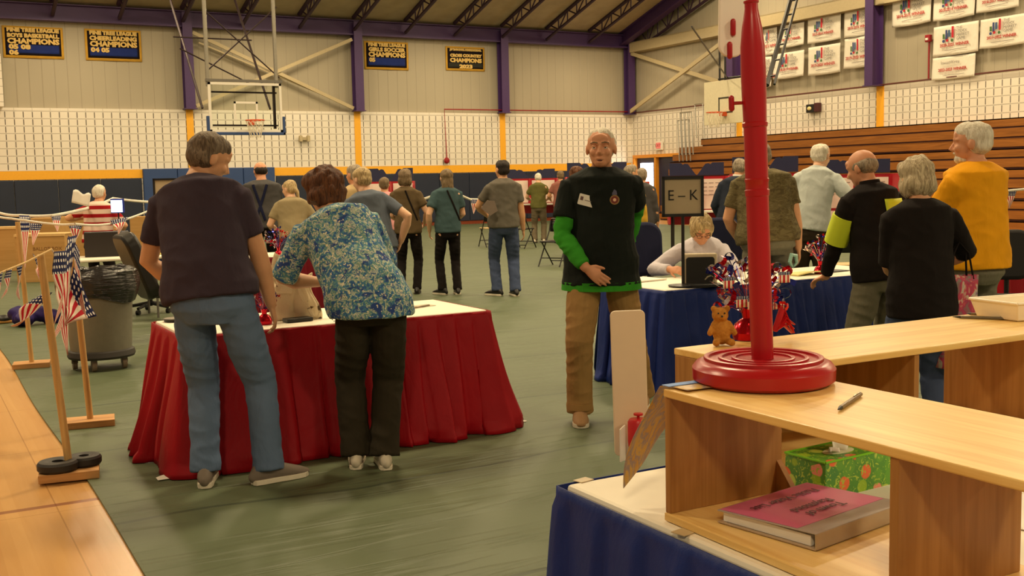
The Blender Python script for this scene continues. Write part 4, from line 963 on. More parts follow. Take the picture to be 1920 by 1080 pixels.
b=MB(); b.prism([(-.04,-.005),(-.022,-.005),(-.022,.018),(-.04,.018)],.001,M_@Matrix.Translation((0,0,.003))); b.build('badge_photo',plain('badge_photo',(110,80,80),.5),bo)
b=MB(); b.prism([(-.01,-.002),(.035,-.002),(.035,.002),(-.01,.002)],.001,M_@Matrix.Translation((0,0,.003))); b.build('badge_line',plain('badge_line',(150,140,140),.5),bo)
loc,nor=chest(Wk,-.085,1.40,1,None); M_=frameM(loc+nor*.006,(-1,0,0),(0,0,1))
circ=lambda r,n=20,cx_=0,cy_=0:[(cx_+r*math.cos(2*PI*k/n),cy_+r*math.sin(2*PI*k/n)) for k in range(n)]
b=MB(); b.prism(circ(.030),.002,M_); po=b.build('round_patch',plain('patch_gold',(150,120,70),.6),Wk['root'])
b=MB(); b.prism(circ(.023),.001,M_@Matrix.Translation((0,0,.0025))); b.build('patch_centre',plain('patch_maroon',(120,44,36),.6),po)
b=MB(); b.prism(circ(.010),.001,M_@Matrix.Translation((0,0,.004))); b.build('patch_emblem',plain('patch_white',(232,190,160),.6),po)
b=MB(); b.prism([(-.016,.03),(.016,.03),(.012,.055),(0,.064),(-.012,.055)],.002,M_); b.build('patch_crest',plain('patch_blue',(90,90,120),.6),po)
# face child: open mouth shade
b=MB(); b.ell(Wk['hp'](0,.0905,-.0715),(.016*Wk['s'],.004,.0045),Wk['Rh'],14,8); b.build('mouth',plain('mouth_dark',(84,34,32),.5),Wk['root'],smooth=True)
# ---- middle distance, left group
def P(label,px,py,dep,yaw,**k): return person(label,at(px,py,dep),yaw,**k)
P('person in a red and white striped shirt holding papers behind the black box',180,400,13.9,-10,h=1.60,fat=1.15,wide=1.1,shirt=Mstripe,hem=.53,pants=Mblk,hair=('thin',HW),sleeve='short',hands=((-.28,.2,1.18),(.12,.3,1.0)),elb=((-1,-.2,-.5),(1,-.2,-.5)),vox=.016,lean=(0,.08))
P('person in a dark cap seen just above the left shoulder of the plum tee',334,360,14.6,0,h=1.64,shirt=cloth('royal_blue_shirt',(44,58,130)),pants=Mblk,hair=('cap',HD),vox=.02)
sus=P('person with a balding head, charcoal shirt and crossed navy suspenders',492,380,15.0,5,h=1.86,fat=1.35,wide=1.15,shirt=Mcharc,hem=.52,pants=Mblk,legw=1.25,hair=('balding',HD),sk=SKR,vox=.014,sleeve='long',hands=((-.12,.35,1.0),(.12,.35,1.0)),head=(25,12,0))
for sx in(-1,1):
    b=MB(); pts=[]
    for k in range(9):
        t_=.2+.72*k/8; xx=sx*(-.06+.15*k/8); loc,nor=chest(sus,xx,sus['spine'](t_).z,-1,None); pts.append(loc+nor*.008)
    b.tube(pts,[(.018,.004)]*9,8,up=(1,0,0)); b.build('suspender',Msus,sus['root'],smooth=True)
P('person with a long grey ponytail in a tan tee beside the suspenders',550,400,13.8,10,h=1.60,fat=1.25,wide=1.05,shirt=Mtan,hem=.54,pants=Mjeand,hair=('pony',HBL),sk=SKP,vox=.014,head=(50,8,0),hands=((-.2,.25,.95),(.2,.25,.95)),lean=(-.02,.06))
P('person in a beige shirt, partly hidden behind the slate-blue tee',668,380,13.4,40,h=1.76,shirt=Mbeig,pants=Mkhaki,hair=('short',HG),sk=SKR,vox=.015,hands=((-.15,.25,1.0),(.2,.1,.9)),head=(10,0,0))
P('person in a slate-blue tee with hands on hips behind the floral shirt',706,400,10.6,10,h=1.70,fat=1.2,wide=1.02,shirt=Mslate,hem=.52,pants=Mjeand,hair=('short',HBL),sk=SKP,vox=.012,hands=((-.22,.10,1.0),(.23,.02,.97)),elb=((-1,-.5,.1),(1,-.5,.1)),head=(35,14,0),lean=(-.10,.06))
P('person in a pink top standing at the far booth left of the brown top',722,400,17.0,-5,h=1.62,shirt=Mpink,pants=Mjeand,hair=('short',HSB),vox=.02)
br=P('person with a straight ash bob in a brown top and black trousers',766,440,15.2,-4,h=1.71,fat=1.05,wide=.95,shirt=Mbrn,hem=.49,loose=1.2,pants=Mblk,hair=('bob',HSB),sk=SKP,vox=.013,feet=((-.12,-.05),(.10,-.02)),hands=((-.12,.25,1.0),(.2,.2,.98)),shoes=Mblack,lean=(-.03,.02))
tl=P('person with shoulder-length brown hair in a teal tee and black trousers',840,440,14.95,14,h=1.70,wide=.94,shirt=Mteal,hem=.50,loose=1.15,pants=Mblk,hair=('long',HSB),sk=SKP,vox=.012,feet=((-.09,.03),(.11,-.02)),toe=(-.5,.1),hands=((-.24,.08,.88),(.1,.25,1.0)),shoes=Mblack,sole=Msole,head=(8,0,0))
def strap(I,x0,x1,m=Mblk):
    b=MB(); pts=[]
    for k in range(9):
        t_=.25+.68*k/8; loc,nor=chest(I,x0+(x1-x0)*k/8,I['spine'](t_).z,-1,None); pts.append(loc+nor*.008)
    b.tube(pts,[(.012,.004)]*9,8,up=(1,0,0)); b.build('bag_strap',m,I['root'],smooth=True)
strap(tl,.15,-.02); strap(br,.14,-.01)
P('person with dark hair in a grey tee and blue jeans holding a paper bag',945,440,14.6,8,h=1.80,fat=1.05,wide=1.04,shirt=Mgry,hem=.51,pants=Mjeand,legw=1.12,hair=('short',HD),vox=.012,feet=((-.10,.08),(.13,-.04)),toe=(-.7,-.1),hands=((-.20,.28,1.08),(.27,.05,.86)),elb=((-1,-.4,-.4),(.6,-.8,-.1)),shoes=Mblack,sole=Msole,head=(25,0,0),lean=(.0,-.02))
P('person with pale hair in an olive tee writing at the far voting booth',1010,390,26.9,-4,h=1.70,fat=1.1,shirt=Molv,hem=.50,pants=Mgrp,legw=1.15,hair=('short',HW),sk=SKP,vox=.02,hands=((-.2,.3,1.05),(.2,.3,1.05)),shoes=Mwshoe,head=(0,20,0))
P('person in a dusty pink plaid shirt at the right side of the far booth',1052,380,26.6,10,h=1.74,shirt=cloth('dusty_pink_plaid',(150,96,84)),pants=Mgrp,hair=('short',HSB),vox=.02,hands=((-.2,.3,1.05),(.2,.3,1.05)))
P('person with dark hair bending at the booth behind the walking man',1088,380,16.5,0,h=1.72,shirt=Mblk,pants=Mblk,hair=('full',HB),vox=.02,lean=(-.05,.1))
P('person in a mustard shirt and khaki trousers behind the walking man',1182,400,16.2,-35,h=1.72,fat=1.2,shirt=Mmust,hem=.5,sleeve='long',pants=Mkhaki,hair=('short',HG),vox=.018,head=(-30,0,0))
P('person in a dark green jacket beside the mustard shirt',1204,400,17.0,-20,h=1.68,fat=1.1,shirt=Mcharc,sleeve='long',hem=.46,pants=Mgrp,hair=('short',HG),vox=.018,hands=((-.2,.1,.8),(.24,.05,.75)))
P('person in a navy suit with white collar standing at a voting booth',1374,400,14.5,-22,h=1.76,fat=1.15,wide=1.05,shirt=Mnavyj,sleeve='long',hem=.44,pants=Mnavyj,hair=('short',HG),vox=.014,head=(-20,18,0),collar=Mpaper,lean=(.06,.04),hands=((-.2,.2,.95),(.2,.3,1.0)))
# ---- seated woman
sp_=at(1318,480,9.0)
Sw=person('person with short blonde hair and glasses in a pale lavender shirt, seated writing',sp_,160,h=1.66,fat=1.05,wide=1.0,hipz=.47,hip=(0,-.12),feet=((-.12,.42),(.12,.42)),lean=(.0,.22),hunch=.03,
   hands=((-.10,.36,.80),(.20,.34,.80)),elb=((-1,-.2,-.4),(1,-.2,-.4)),shirt=Mlav,hem=.33,sleeve='long',loose=1.2,pants=Mjeand,hair=('full',HBL),sk=SKR,head=(22,36,0),vox=.008,face=True,curl=(.7,.7),hairwid=.86,collar=Mlav)
for sx in(-1,1):
    b=MB(); 
    pts=[Sw['hp'](sx*.034+.019*math.cos(a),.098,-.002+.015*math.sin(a)) for a in [2*PI*k/14 for k in range(15)]]
    b.tube(pts,.0018,6); b.tube([Sw['hp'](sx*.053,.096,.004),Sw['hp'](sx*.080,.0,.004)],.0018,6)
    if sx>0: b.tube([Sw['hp'](-.015,.099,0),Sw['hp'](.015,.099,0)],.0018,6)
    b.build('glasses_frame',Mblack,Sw['root'])
# ---- camouflage man
P('person in a camouflage tee and grey trousers mostly hidden behind the red pole',1441,430,9.6,-4,h=1.82,fat=1.30,wide=1.22,shirt=Mcamo,hem=.52,pants=Mjeang,hair=('short',HG),sk=SK,vox=.009,
  hands=((-.22,.22,.95),(.26,-.02,.86)),elb=((-1,-.6,-.2),(1,-.5,-.1)),lean=(-.05,.06),head=(20,10,0),legw=1.15,feet=((-.13,.05),(.13,.05)))
# ---- pale blue shirt
P('person in a loose pale blue shirt and dark trousers bending toward the accessible booth',1520,400,11.2,-18,h=1.86,fat=1.0,wide=.92,shirt=Mpaleb,sleeve='long',hem=.52,loose=1.15,pants=Mdark,legw=1.25,hair=('thin',HW),sk=SKP,vox=.010,
  hands=((-.1,.3,1.0),(.36,.12,.98)),elb=((-1,-.5,-.2),(.9,-.6,-.1)),lean=(.07,.12),head=(-25,14,0),hunch=.03)
# ---- cyclist jacket
Cj=P('person with a shaved head in a black jacket with neon yellow panels',1655,470,7.05,20,h=1.69,fat=1.08,wide=1.04,shirt=Mblk,sleeve='long',hem=.50,loose=1.15,pants=Mjeang,legw=1.1,hair=('balding',HG),sk=SKR,vox=.008,
  hands=((-.22,.32,.80),(.2,.2,.95)),elb=((-1,-.5,-.1),(1,-.4,-.3)),head=(22,18,0),lean=(-.04,.08),collar=Mblk,handdir=((-.2,.8,-.3),None),handup=((-.2,.2,1),None))
def sleeve_panel(I,i,m,a,b_,r=.0445):
    sh,el,wr_=I['ends'][i]; h=I['s']*1.75; S=MB(); S.tube([sh.lerp(el,a),sh.lerp(el,(a+b_)/2),sh.lerp(el,b_)],[r*h,r*h,r*h*.95],18); S.build('neon_panel',m,I['root'],smooth=True)
sleeve_panel(Cj,0,Mhiv,.34,1.0,.047)
sleeve_panel(Cj,1,Mhiv,.34,1.0,.047)
sp3=Cj['spine']
b=MB()
def bk(u,v):
    xx=-.02+.19*u-.03*v; zz=sp3(.50+.36*v).z; loc,nor=chest(Cj,xx,zz,-1,None); q=loc+nor*.008; return tuple(q)
b.grid(bk,8,8); b.build('neon_panel',Mhiv,Cj['root'],smooth=True,solid=.004)
b=MB()
def bk2(u,v):
    xx=.035+.03*u; zz=sp3(.02+.28*v).z; loc,nor=chest(Cj,xx,zz,-1,None); return tuple(loc+nor*.008)
b.grid(bk2,3,8); b.build('neon_panel',Mhiv,Cj['root'],smooth=True,solid=.004)
# ---- woman in black tee
Bk=P('person with an ash-grey bob in a black tee and dark jeans carrying a flowered bag',1730,520,5.9,4,h=1.60,fat=1.10,wide=1.0,shirt=Mblk,hem=.47,loose=1.05,sleeve='elbow',pants=Mjeand,legw=1.15,hair=('bob',hairm('hair_ash_bob',(140,124,96),(214,198,164))),sk=SK,vox=.0075,
  hands=((-.02,.30,.95),(.14,.28,1.02)),elb=((-.25,-.2,-1),(1,-.35,-.5)),head=(10,10,0),hairwid=1.05,lean=(-.01,.03))
# ---- yellow tee
Ye=P('person with white hair and beard in a bright yellow tee, arms folded, at far right',1828,430,6.75,32,h=1.82,fat=1.10,wide=1.13,shirt=Myelt,hem=.515,loose=1.15,pants=Mjeang,legw=1.15,hair=('short',HW),sk=SKR,vox=.008,
  hands=((.04,.26,1.18),(-.04,.27,1.14)),elb=((-1,.0,-.6),(1,.0,-.6)),head=(28,2,0),collar=None)
b=MB(); hp=Ye['hp']; s_=Ye['s']; b.ell(hp(0,.045,-.085),(.050*s_,.052*s_,.036*s_),Ye['Rh'],18,12); b.ell(hp(0,.086,-.052),(.030*s_,.014*s_,.010*s_),Ye['Rh'],14,8); b.build('beard',HW,Ye['root'],remesh=.006,sm=1,fn=hairfn(.004,3))
# ------------------------------------------------------------------ basketball hoops
Morim=plain('orange_rim',(214,84,34),.4); Mnet=plain('net_cord',(226,214,190),.8); Mdk=plain('dark_hoop_steel',(44,26,28),.45,.3); Mgal=plain('galvanised_pole',(150,146,134),.4,.5)
t=NT('backboard_glass'); t.b.inputs['Transmission Weight'].default_value=1.0; t.out((.93,.98,.94),.03); t.b.inputs['IOR'].default_value=1.05; Mglass=t.m
c0=Yq(461,202,1); dep=27.2; c0=Dp(461,202,dep)
e=empty('basketball_hoop','glass backboard hoop with blue edge padding hung before the far wall','basketball hoop',tuple(c0))
w,h=.915,.61
b=MB()
for (x0,x1,z0,z1) in ((-w,w,h-.06,h),(-w,w,-h,-h+.07),(-w,-w+.06,-h,h),(w-.06,w,-h,h)): b.b2(x0,x1,-.02,.02,z0,z1)
b.build('board_frame',Mwhite,e)
b=MB(); b.b2(-w+.05,w-.05,-.004,.004,-h+.05,h-.05); b.build('glass_pane',Mglass,e)
b=MB()
for (x0,x1,z0,z1) in ((-.30,.30,.10,.15),(-.30,-.25,-.30,.15),(.25,.30,-.30,.15)): b.b2(x0,x1,-.012,-.006,z0,z1)
b.build('target_square',Mwhite,e)
for (x0,x1,z0,z1) in ((-w-.06,w+.06,-h-.06,-h+.01),(-w-.06,-w,-h-.06,-h+.40),(w,w+.06,-h-.06,-h+.40)):
    b=MB(); b.b2(x0,x1,-.05,.06,z0,z1); b.build('edge_pad',Mpadb,e,bevel=.01)
def rim(e,c,dx,dy,M1=Morim):
    b=MB(); n=24; pts=[(c[0]+.228*math.cos(2*PI*k/n),c[1]+.228*math.sin(2*PI*k/n),c[2]) for k in range(n+1)]; b.tube(pts,.012,6)
    b.build('rim',M1,e); b=MB(); b.box((c[0]-dx*.32,c[1]-dy*.32,c[2]-.04),(.12 if dy else .2,.2 if dy else .12,.12)); b.build('rim_bracket',M1,e)
    b=MB()
    for k in range(12):
        for s2 in(-1,1):
            pts=[]
            for j in range(6):
                a=2*PI*(k+s2*j*.5)/12; r=.228-.10*(j/5)**.8; pts.append((c[0]+r*math.cos(a),c[1]+r*math.sin(a),c[2]-.42*j/5))
            b.tube(pts,.006,4,cap=False)
    o=b.build('net',Mnet,e); o['kind']='stuff'
rim(e,(.10,-.40,-.33),0,-1)
b=MB(); b.b2(-w+.1,w-.1,.06,.10,-h+.16,-h+.20); b.b2(w-.20,w-.14,.05,.12,-h+.1,h); b.b2(-w+.1,w-.1,.06,.10,h-.25,h-.21); b.build('rear_frame',Mdk,e)
for x0 in(-w+.02,w-.1):
    b=MB(); b.tube([(x0-.0,.06,h-.1),(x0,.06,h+4.6)],.05,8); b.build('hanger_pole',Mgal,e,smooth=True)
    b=MB(); b.tube([(x0-.05,.5,h-.6),(x0-.35,3.0,h+3.2)],.03,6); b.build('back_brace',Mdk,e)
b=MB(); 
for (p,q) in (((-w,.1,h+.25),(w,.1,h+1.9)),((-w,.1,h+1.75),(w,.1,h+.15)),((-w-.4,1.0,h+.9),(w-.5,.9,h+.05)),((-w-.5,1.2,h+1.2),(w-.35,1.2,h+1.2))): b.tube([p,q],.018,6)
b.build('cross_bracing',Mdk,e)
b=MB(); b.b2(-w-.04,w+.04,.0,.08,h+.02,h+.08); b.build('top_bar',Mgrey,e)
# hoop on the right
Xb=20.6; pl_=Xq(1321,190,Xb); pr_=Xq(1404,190,Xb); zt_=Xq(1361,150,Xb).z; zb2=Xq(1361,232,Xb).z
ym=(pl_.y+pr_.y)/2; wy=(pl_.y-pr_.y)/2; zm=(zt_+zb2)/2; hz_=(zt_-zb2)/2
e=empty('basketball_hoop','solid white backboard hoop hung before the right wall behind the red pole','basketball hoop',(Xb,ym,zm))
b=MB(); b.b2(-.02,.02,-wy,wy,-hz_,hz_); b.build('backboard',plain('ivory_backboard',(226,216,184),.5),e,bevel=.01)
b=MB()
for (y0,y1,z0,z1) in ((-.3,.3,.10,.14),(-.3,.3,-.31,-.27),(-.3,-.26,-.3,.14),(.26,.3,-.3,.14)): b.b2(-.03,-.021,y0,y1,z0,z1)
b.build('target_square',plain('dark_target_line',(60,56,44),.5),e)
rim(e,(-.42,0,-.30),-1,0)
b=MB()
for yy in(wy*.35,wy*.1): b.tube([(.05,yy,hz_),(.05,yy,hz_+3.4)],.03,6)
b.tube([(.05,wy*.4,hz_+.05),(.05,-wy*1.0,hz_+.05)],.03,6); b.build('hanger_frame',Mblack,e)
b=MB(); A_=[Dp(1482,0,24.5)-Vector((Xb,ym,zm)),Dp(1438,160,22.6)-Vector((Xb,ym,zm))]; B_=[v+Vector((.0,-.22,0)) for v in A_]
A_[0]=A_[1]+(A_[0]-A_[1])*1.6; B_[0]=B_[1]+(B_[0]-B_[1])*1.6
b.tube(A_,.05,6); b.tube(B_,.028,6)
for k in range(9): b.tube([A_[0].lerp(A_[1],k/9+.05),B_[0].lerp(B_[1],k/9+.05)],.02,5)
b.build('diagonal_ladder_brace',Mblack,e)
b=MB(); b.tube([Dp(1297,50,24)-Vector((Xb,ym,zm)),Vector((.05,wy*.0,hz_+.05))],.02,5); b.build('thin_stay',Mblack,e)
# ------------------------------------------------------------------ voting booths
Mbal=plain('ballot_sheet',(232,222,208),.7,var=.02); Mprint=plain('faint_print',(150,140,130),.8); Mval=plain('navy_header',(30,34,70),.6)
def booth(px,dep,wd,label,yaw=0,bays=2,zc=.95,zt=1.58,legs=True,access=False,hdr=.22,printed=False):
    p=Dp(px,400,dep); e=empty('voting_booth',label,'voting booth',(p.x,p.y,0),VIEW+math.radians(yaw)); d=.5
    b=MB(); b.b2(-wd/2,wd/2,-.25,.25,zc-.03,zc); b.build('counter',Mwhite,e)
    b=MB(); b.b2(-wd/2,wd/2,.24,.26,zc-.25,zt); b.build('back_panel',Mdred,e)
    for sx in(-1,1):
        b=MB(); b.prism([(-.27,zc-.22),(.25,zc-.22),(.25,zt),(-.20,zt),(-.27,zt-.1)],.02,frameM((sx*wd/2-.01,0,0),(0,1,0),(0,0,1))); b.build('side_panel',Mdred,e)
    bw=wd/bays
    for i in range(bays):
        x0=-wd/2+i*bw+.05; x1=x0+bw-.10; zl=zc+.02 if not access else zc+.17
        b=MB(); b.b2(x0,x1,.225,.235,zl,zt-.05); s=b.build('instruction_sheet',Mbal,e)
        if printed:
            b=MB()
            for r in range(4):
                for q in range(3): 
                    xx=x0+(x1-x0)*(.12+.28*q); zz=zt-.12-r*(zt-zl)*.12; b.b2(xx,xx+(x1-x0)*.2,.222,.225,zz-.006,zz+.006)
            b.b2(x0+.02,x1-.02,.222,.225,zl+(zt-zl)*.42,zl+(zt-zl)*.43)
            b.build('print_lines',Mprint,s)
        if access:
            b=MB(); b.b2(x0,x1,.225,.235,zc+.01,zc+.13); s2=b.build('symbol_sheet',Mwhite,e)
            b=MB(); cx_=x0+(x1-x0)*.5; n=20; b.tube([(cx_+.03*math.cos(a),.222,zc+.05+.03*math.sin(a)) for a in [PI*.75+2*PI*.72*k/n for k in range(n+1)]],.004,6)
            b.tube([(cx_-.005,.222,zc+.105),(cx_,.222,zc+.06),(cx_+.025,.222,zc+.06),(cx_+.04,.222,zc+.03)],.005,6); b.ell((cx_-.005,.222,zc+.115),.009)
            b.build('wheelchair_symbol',Mink,s2)
        if i: 
            b=MB(); b.b2(x0-.07,x0-.03,-.2,.24,zc,zt); b.build('divider',Mdred,e)
    if hdr:
        for sx in(-1,1):
            P_=[(0,0),(wd*.47,0),(wd*.47,hdr),(wd*.27,hdr),(wd*.24,hdr*.86),(wd*.20,hdr*.95),(wd*.15,hdr*.9),(wd*.03,hdr*.15)]
            if sx<0: P_=[(-x,y) for x,y in reversed(P_)]
            b=MB(); b.prism(P_,.012,frameM((0,.23,zt+.015),(1,0,0),(0,0,1))); b.build('header_board',Mval,e)
    if legs:
        for sx in(-1,1):
            for sy in(-1,1):
                b=MB(); b.tube([(sx*(wd/2-.06),sy*.2,0),(sx*(wd/2-.06),sy*.2,zc-.03)],.016,6); b.build('leg',Mblack,e)
    return e
booth(733,26.5,1.15,'red voting booth with navy header left of the brown top',hdr=.3)
booth(995,27.6,1.35,'red two-bay voting booth where the olive tee is writing')
booth(1122,21.5,1.25,'red voting booth directly behind the walking man',hdr=.26)
booth(1309,19.0,1.0,'red voting booth behind the lettered sign with white sheets',yaw=-4,hdr=.22,printed=True,zt=1.54)
booth(1438,16.6,1.05,'red voting booth with printed sheet right behind the red pole',yaw=-6,bays=2,hdr=.24,printed=True,zt=1.56)
booth(1612,15.9,1.0,'accessible red voting booth with wheelchair symbol beside the pale blue shirt',yaw=-6,bays=2,zc=.86,zt=1.52,access=True,hdr=.2,printed=True)
# ------------------------------------------------------------------ chairs
Mseat=plain('black_chair_steel',(22,18,20),.4,.3); Mcream=plain('cream_seat_pad',(190,160,110),.6)
def fold_chair(px,py,dep,yaw,label,g='black folding chairs',seatm=None):
    p=Dp(px,py,dep); e=empty('folding_chair',label,'chair',(p.x,p.y,0),VIEW+math.radians(yaw),g)
    b=MB(); b.box((0,0,.44),(.40,.40,.025)); b.build('seat',seatm or Mseat,e,bevel=.01)
    b=MB(); b.grid(lambda u,v:((u-.5)*.42,-.23+.03*(1-(2*u-1)**2)*-1-.04*v,.60+.20*v),8,3); b.build('backrest',Mseat,e,smooth=True,solid=.015)
    for sx in(-1,1):
        b=MB(); b.tube([(sx*.21,.24,0),(sx*.21,-.20,.62),(sx*.21,-.26,.80),(sx*.17,-.27,.83)],.012,6); b.build('front_leg',Mseat,e)
        b=MB(); b.tube([(sx*.18,-.26,0),(sx*.18,.16,.44)],.012,6); b.build('rear_leg',Mseat,e)
    for (y_,z_,r_) in ((.14,.15,.009),(-.20,.08,.009),(-.27,.83,.012)): b=MB(); b.tube([(-.2,y_,z_),(.2,y_,z_)],r_,6); b.build('crossbar',Mseat,e)
    return e
fold_chair(919,440,25.8,20,'black folding chair left of the jeans of the grey tee',seatm=Mcream)
fold_chair(1040,450,19.6,150,'black folding chair beside the green sleeve of the walking man')
fold_chair(1594,440,13.2,-5,'black folding chair in front of the accessible booth',seatm=Mcream)
fold_chair(980,440,25.0,-30,'black folding chair half hidden right of the grey tee')
def rounded(w,h,r,n=8):
    P=[]
    for (cx_,cy_,a0) in ((w/2-r,r,-PI/2),(w/2-r,h-r,0),(-w/2+r,h-r,PI/2),(-w/2+r,r,PI)):
        for k in range(n+1): a=a0+PI/2*k/n; P.append((cx_+r*math.cos(a),cy_+r*math.sin(a)))
    return P
def office_chair(px,py,dep,yaw,label,m,bw=.46,bh=.50,zb=.52,arms=False,tilt=.1,th=.07):
    p=Dp(px,py,dep); e=empty('office_chair',label,'chair',(p.x,p.y,0),VIEW+math.radians(yaw))
    b=MB(); b.prism(rounded(bw,bh,.13),th,Matrix.Translation((0,-.24,zb))@Matrix.Rotation(tilt,4,'X')@frameM((0,0,0),(1,0,0),(0,0,1))); b.build('backrest',m,e,bevel=.03,smooth=True)
    b=MB(); b.prism(rounded(.48,.46,.12),.09,Matrix.Translation((0,-.23,.42))); b.build('seat',m,e,bevel=.03,smooth=True)
    b=MB(); b.tube([(0,0,.08),(0,0,.42)],.03,10); b.tube([(0,-.05,.42),(0,-.30,.44),(0,-.30,zb+.15)],.02,8); b.build('stem',Mblack,e)
    for k in range(5):
        a=2*PI*k/5+.3; b=MB(); b.tube([(0,0,.12),(.30*math.cos(a),.30*math.sin(a),.075)],[.025,.018],8); lg=b.build('base_arm',Mblack,e)
        b=MB(); b.tube([(.30*math.cos(a)-.02,.30*math.sin(a),.03),(.30*math.cos(a)+.02,.30*math.sin(a),.03)],.03,12); b.build('caster',Mblack,lg)
    if arms:
        for sx in(-1,1):
            b=MB(); b.tube([(sx*.26,-.2,.45),(sx*.29,-.2,.66),(sx*.29,.12,.68),(sx*.27,.14,.45)],[(.03,.02)]*4,8); b.build('armrest',m,e,smooth=True)
    return e
Mnavc=cloth('navy_chair_fabric',(40,44,70),fold=.2); Mlea=plain('black_leather',(20,18,16),.42,var=.1)
office_chair(1219,460,9.1,190,'empty navy padded office chair left of the seated person',Mnavc,bw=.40,bh=.46,zb=.70)
office_chair(1367,450,10.3,185,'second navy padded chair between the seated person and the camouflage tee',Mnavc,bw=.42,bh=.46,zb=.68)
office_chair(338,520,11.3,-58,'black leather office chair with armrests beside the trash can',Mlea,bw=.56,bh=.70,zb=.46,arms=True,tilt=.36,th=.14)
office_chair(276,460,13.6,170,'navy office chair behind the black leather chair',Mnavc,bw=.44,bh=.5,zb=.55)
office_chair(1908,450,8.9,170,'black padded chair at the right picture edge behind the red skirt',plain('black_fabric',(30,28,28),.8),bw=.42,bh=.42,zb=.62)
# ------------------------------------------------------------------ lettered sign and frame sign
def sign(px,pyb,dep,zb,txt,label,w=.30,h=.29,pole=.50,z0=None):
    p=Dp(px,pyb,dep); z0=.742 if z0 is None else z0
    e=empty('sign_stand',label,'sign',(p.x,p.y,z0),VIEW)
    b=MB(); b.lathe([(0,0),(.105,0),(.11,.012),(.02,.022),(0,.022)],seg=28); b.build('base',Mblack,e,smooth=False)
    b=MB(); b.tube([(0,0,.02),(0,0,pole+.02)],.012,10); b.build('pole',Mblack,e)
    b=MB(); 
    for (x0,x1,zz0,zz1) in ((-w/2,w/2,0,.022),(-w/2,w/2,h-.022,h),(-w/2,-w/2+.02,0,h),(w/2-.02,w/2,0,h)): b.b2(x0,x1,-.016,.008,pole+zz0,pole+zz1)
    b.build('frame',Mblack,e)
    b=MB(); b.b2(-w/2+.01,w/2-.01,-.004,.004,pole+.01,pole+h-.01); s=b.build('sign_card',plain('tan_card',(186,168,138),.5,var=.02),e)
    if txt: text(txt,.105,frameM((0,-.006,pole+h*.52),(1,0,0),(0,0,1)),Mink,s,sx=.95)
    return e
sign(1281,530,7.95,0,'E – K','black framed sign reading E - K on the blue-skirted table',pole=.505)
sign(322,470,12.45,0,'','black framed blank-looking sign partly hidden left of the plum tee',w=.34,h=.50,pole=.40)
# laptop-like black panel on the blue table
p=Zp(1318,536,.742); e=empty('ballot_scanner_box','cream and black open case standing on the blue-skirted table by the sign','case',(p.x,p.y+.03,.742),VIEW)
b=MB(); b.b2(-.125,.125,.0,.03,0,.235); b.build('cream_shell',plain('cream_shell',(214,196,166),.5),e,bevel=.012)
b=MB(); b.prism(rounded(.205,.20,.02),.012,frameM((.0,-.0,.008),(1,0,0),(0,0,1))); b.build('black_face',Mblack,e)
b=MB(); b.b2(-.10,.14,-.14,.0,0,.02); b.build('black_tray',Mblack,e,bevel=.004)
# ------------------------------------------------------------------ wooden posts, ropes, pennant flags
Mpost=wood('pine_post',(190,150,92),(222,184,122),axis=2,sc=5,rough=.5); Mbase=wood('pine_block',(176,126,72),(206,156,98),axis=0,sc=5,rough=.6)
def post(px,py,h,label,lean=(0,0),wt=False,bs=(.30,.22)):
    p=Zp(px,py,0); e=empty('wooden_post',label,'post',(p.x,p.y,0),VIEW+.35)
    b=MB(); b.box((0,0,.022),(bs[0],bs[1],.044)); b.build('base_block',Mbase,e,bevel=.003)
    b=MB(); b.tube([(0,0,.04),(lean[0],lean[1],h)],.020,14); b.build('upright',Mpost,e,smooth=True)
    if wt:
        b=MB()
        for sx,sy,rr in((-.055,-.02,1),(.075,.05,.86)):
            b.lathe([(.03*rr,.0),(.095*rr,.0),(.105*rr,.012),(.105*rr,.04),(.095*rr,.052),(.06*rr,.054),(.04*rr,.046),(.03*rr,.05),(.03*rr,0)],c=(sx,sy,.045),seg=28,cap=False)
            b2_=b; o=b.build('iron_weight',plain('black_iron',(34,30,28),.55),e,smooth=True); b=MB()
    return e
post(131,893,1.20,'nearest wooden post with black iron weights on its base block',lean=(-.075,-.02),wt=True)
post(170,797,1.18,'wooden post in front of the trash can on a plain base block',lean=(-.05,0),bs=(.30,.20))
post(60,688,1.27,'farthest left wooden post on a plain base block',lean=(-.04,0),bs=(.30,.2))
Mrope=plain('white_rope',(226,220,206),.8); Mropet=plain('tan_rope',(214,180,120),.8)
def rope(pts,r,m,label,sag=0.0):
    P_=[Dp(*q) for q in pts]; out=[]
    for a,c in zip(P_[:-1],P_[1:]):
        for k in range(8): q=a.lerp(c,k/8); q.z-=sag*4*(k/8)*(1-k/8)*(a-c).length; out.append(q)
    out.append(P_[-1]); b=MB(); b.tube(out,r,6); tag(b.build('bunting_rope',m,smooth=True),label,'rope')
rope([(-8,515,5.0),(48,492,5.4),(97,467,5.68)],.005,Mropet,'tan rope running down from the nearest post to the left edge')
rope([(97,468,5.72),(112,500,6.3),(141,450,7.0)],.005,Mrope,'rope linking the nearest post with the post by the trash can')
rope([(-5,398,15.),(38,404,13.8),(100,404,13.2),(150,394,13.5),(212,372,15),(282,379,15.5)],.018,Mrope,'upper white bunting rope crossing the dark wall padding at left',.01)
rope([(-5,406,10.),(22,410,9.8),(48,413,9.7),(100,420,9.5),(141,420,9.0),(205,420,10),(284,393,11.)],.010,Mrope,'lower white bunting rope strung over the cardboard boxes',.01)
rope([(778,379,19.),(816,366,18.8),(850,360,19.),(882,374,19.4),(915,375,19.8),(960,372,20)],.022,Mrope,'white bunting rope behind the teal tee and grey tee')
rope([(1868,362,12.),(1895,357,12.),(1930,354,12.)],.012,Mrope,'short white rope right of the yellow tee before the bleachers')
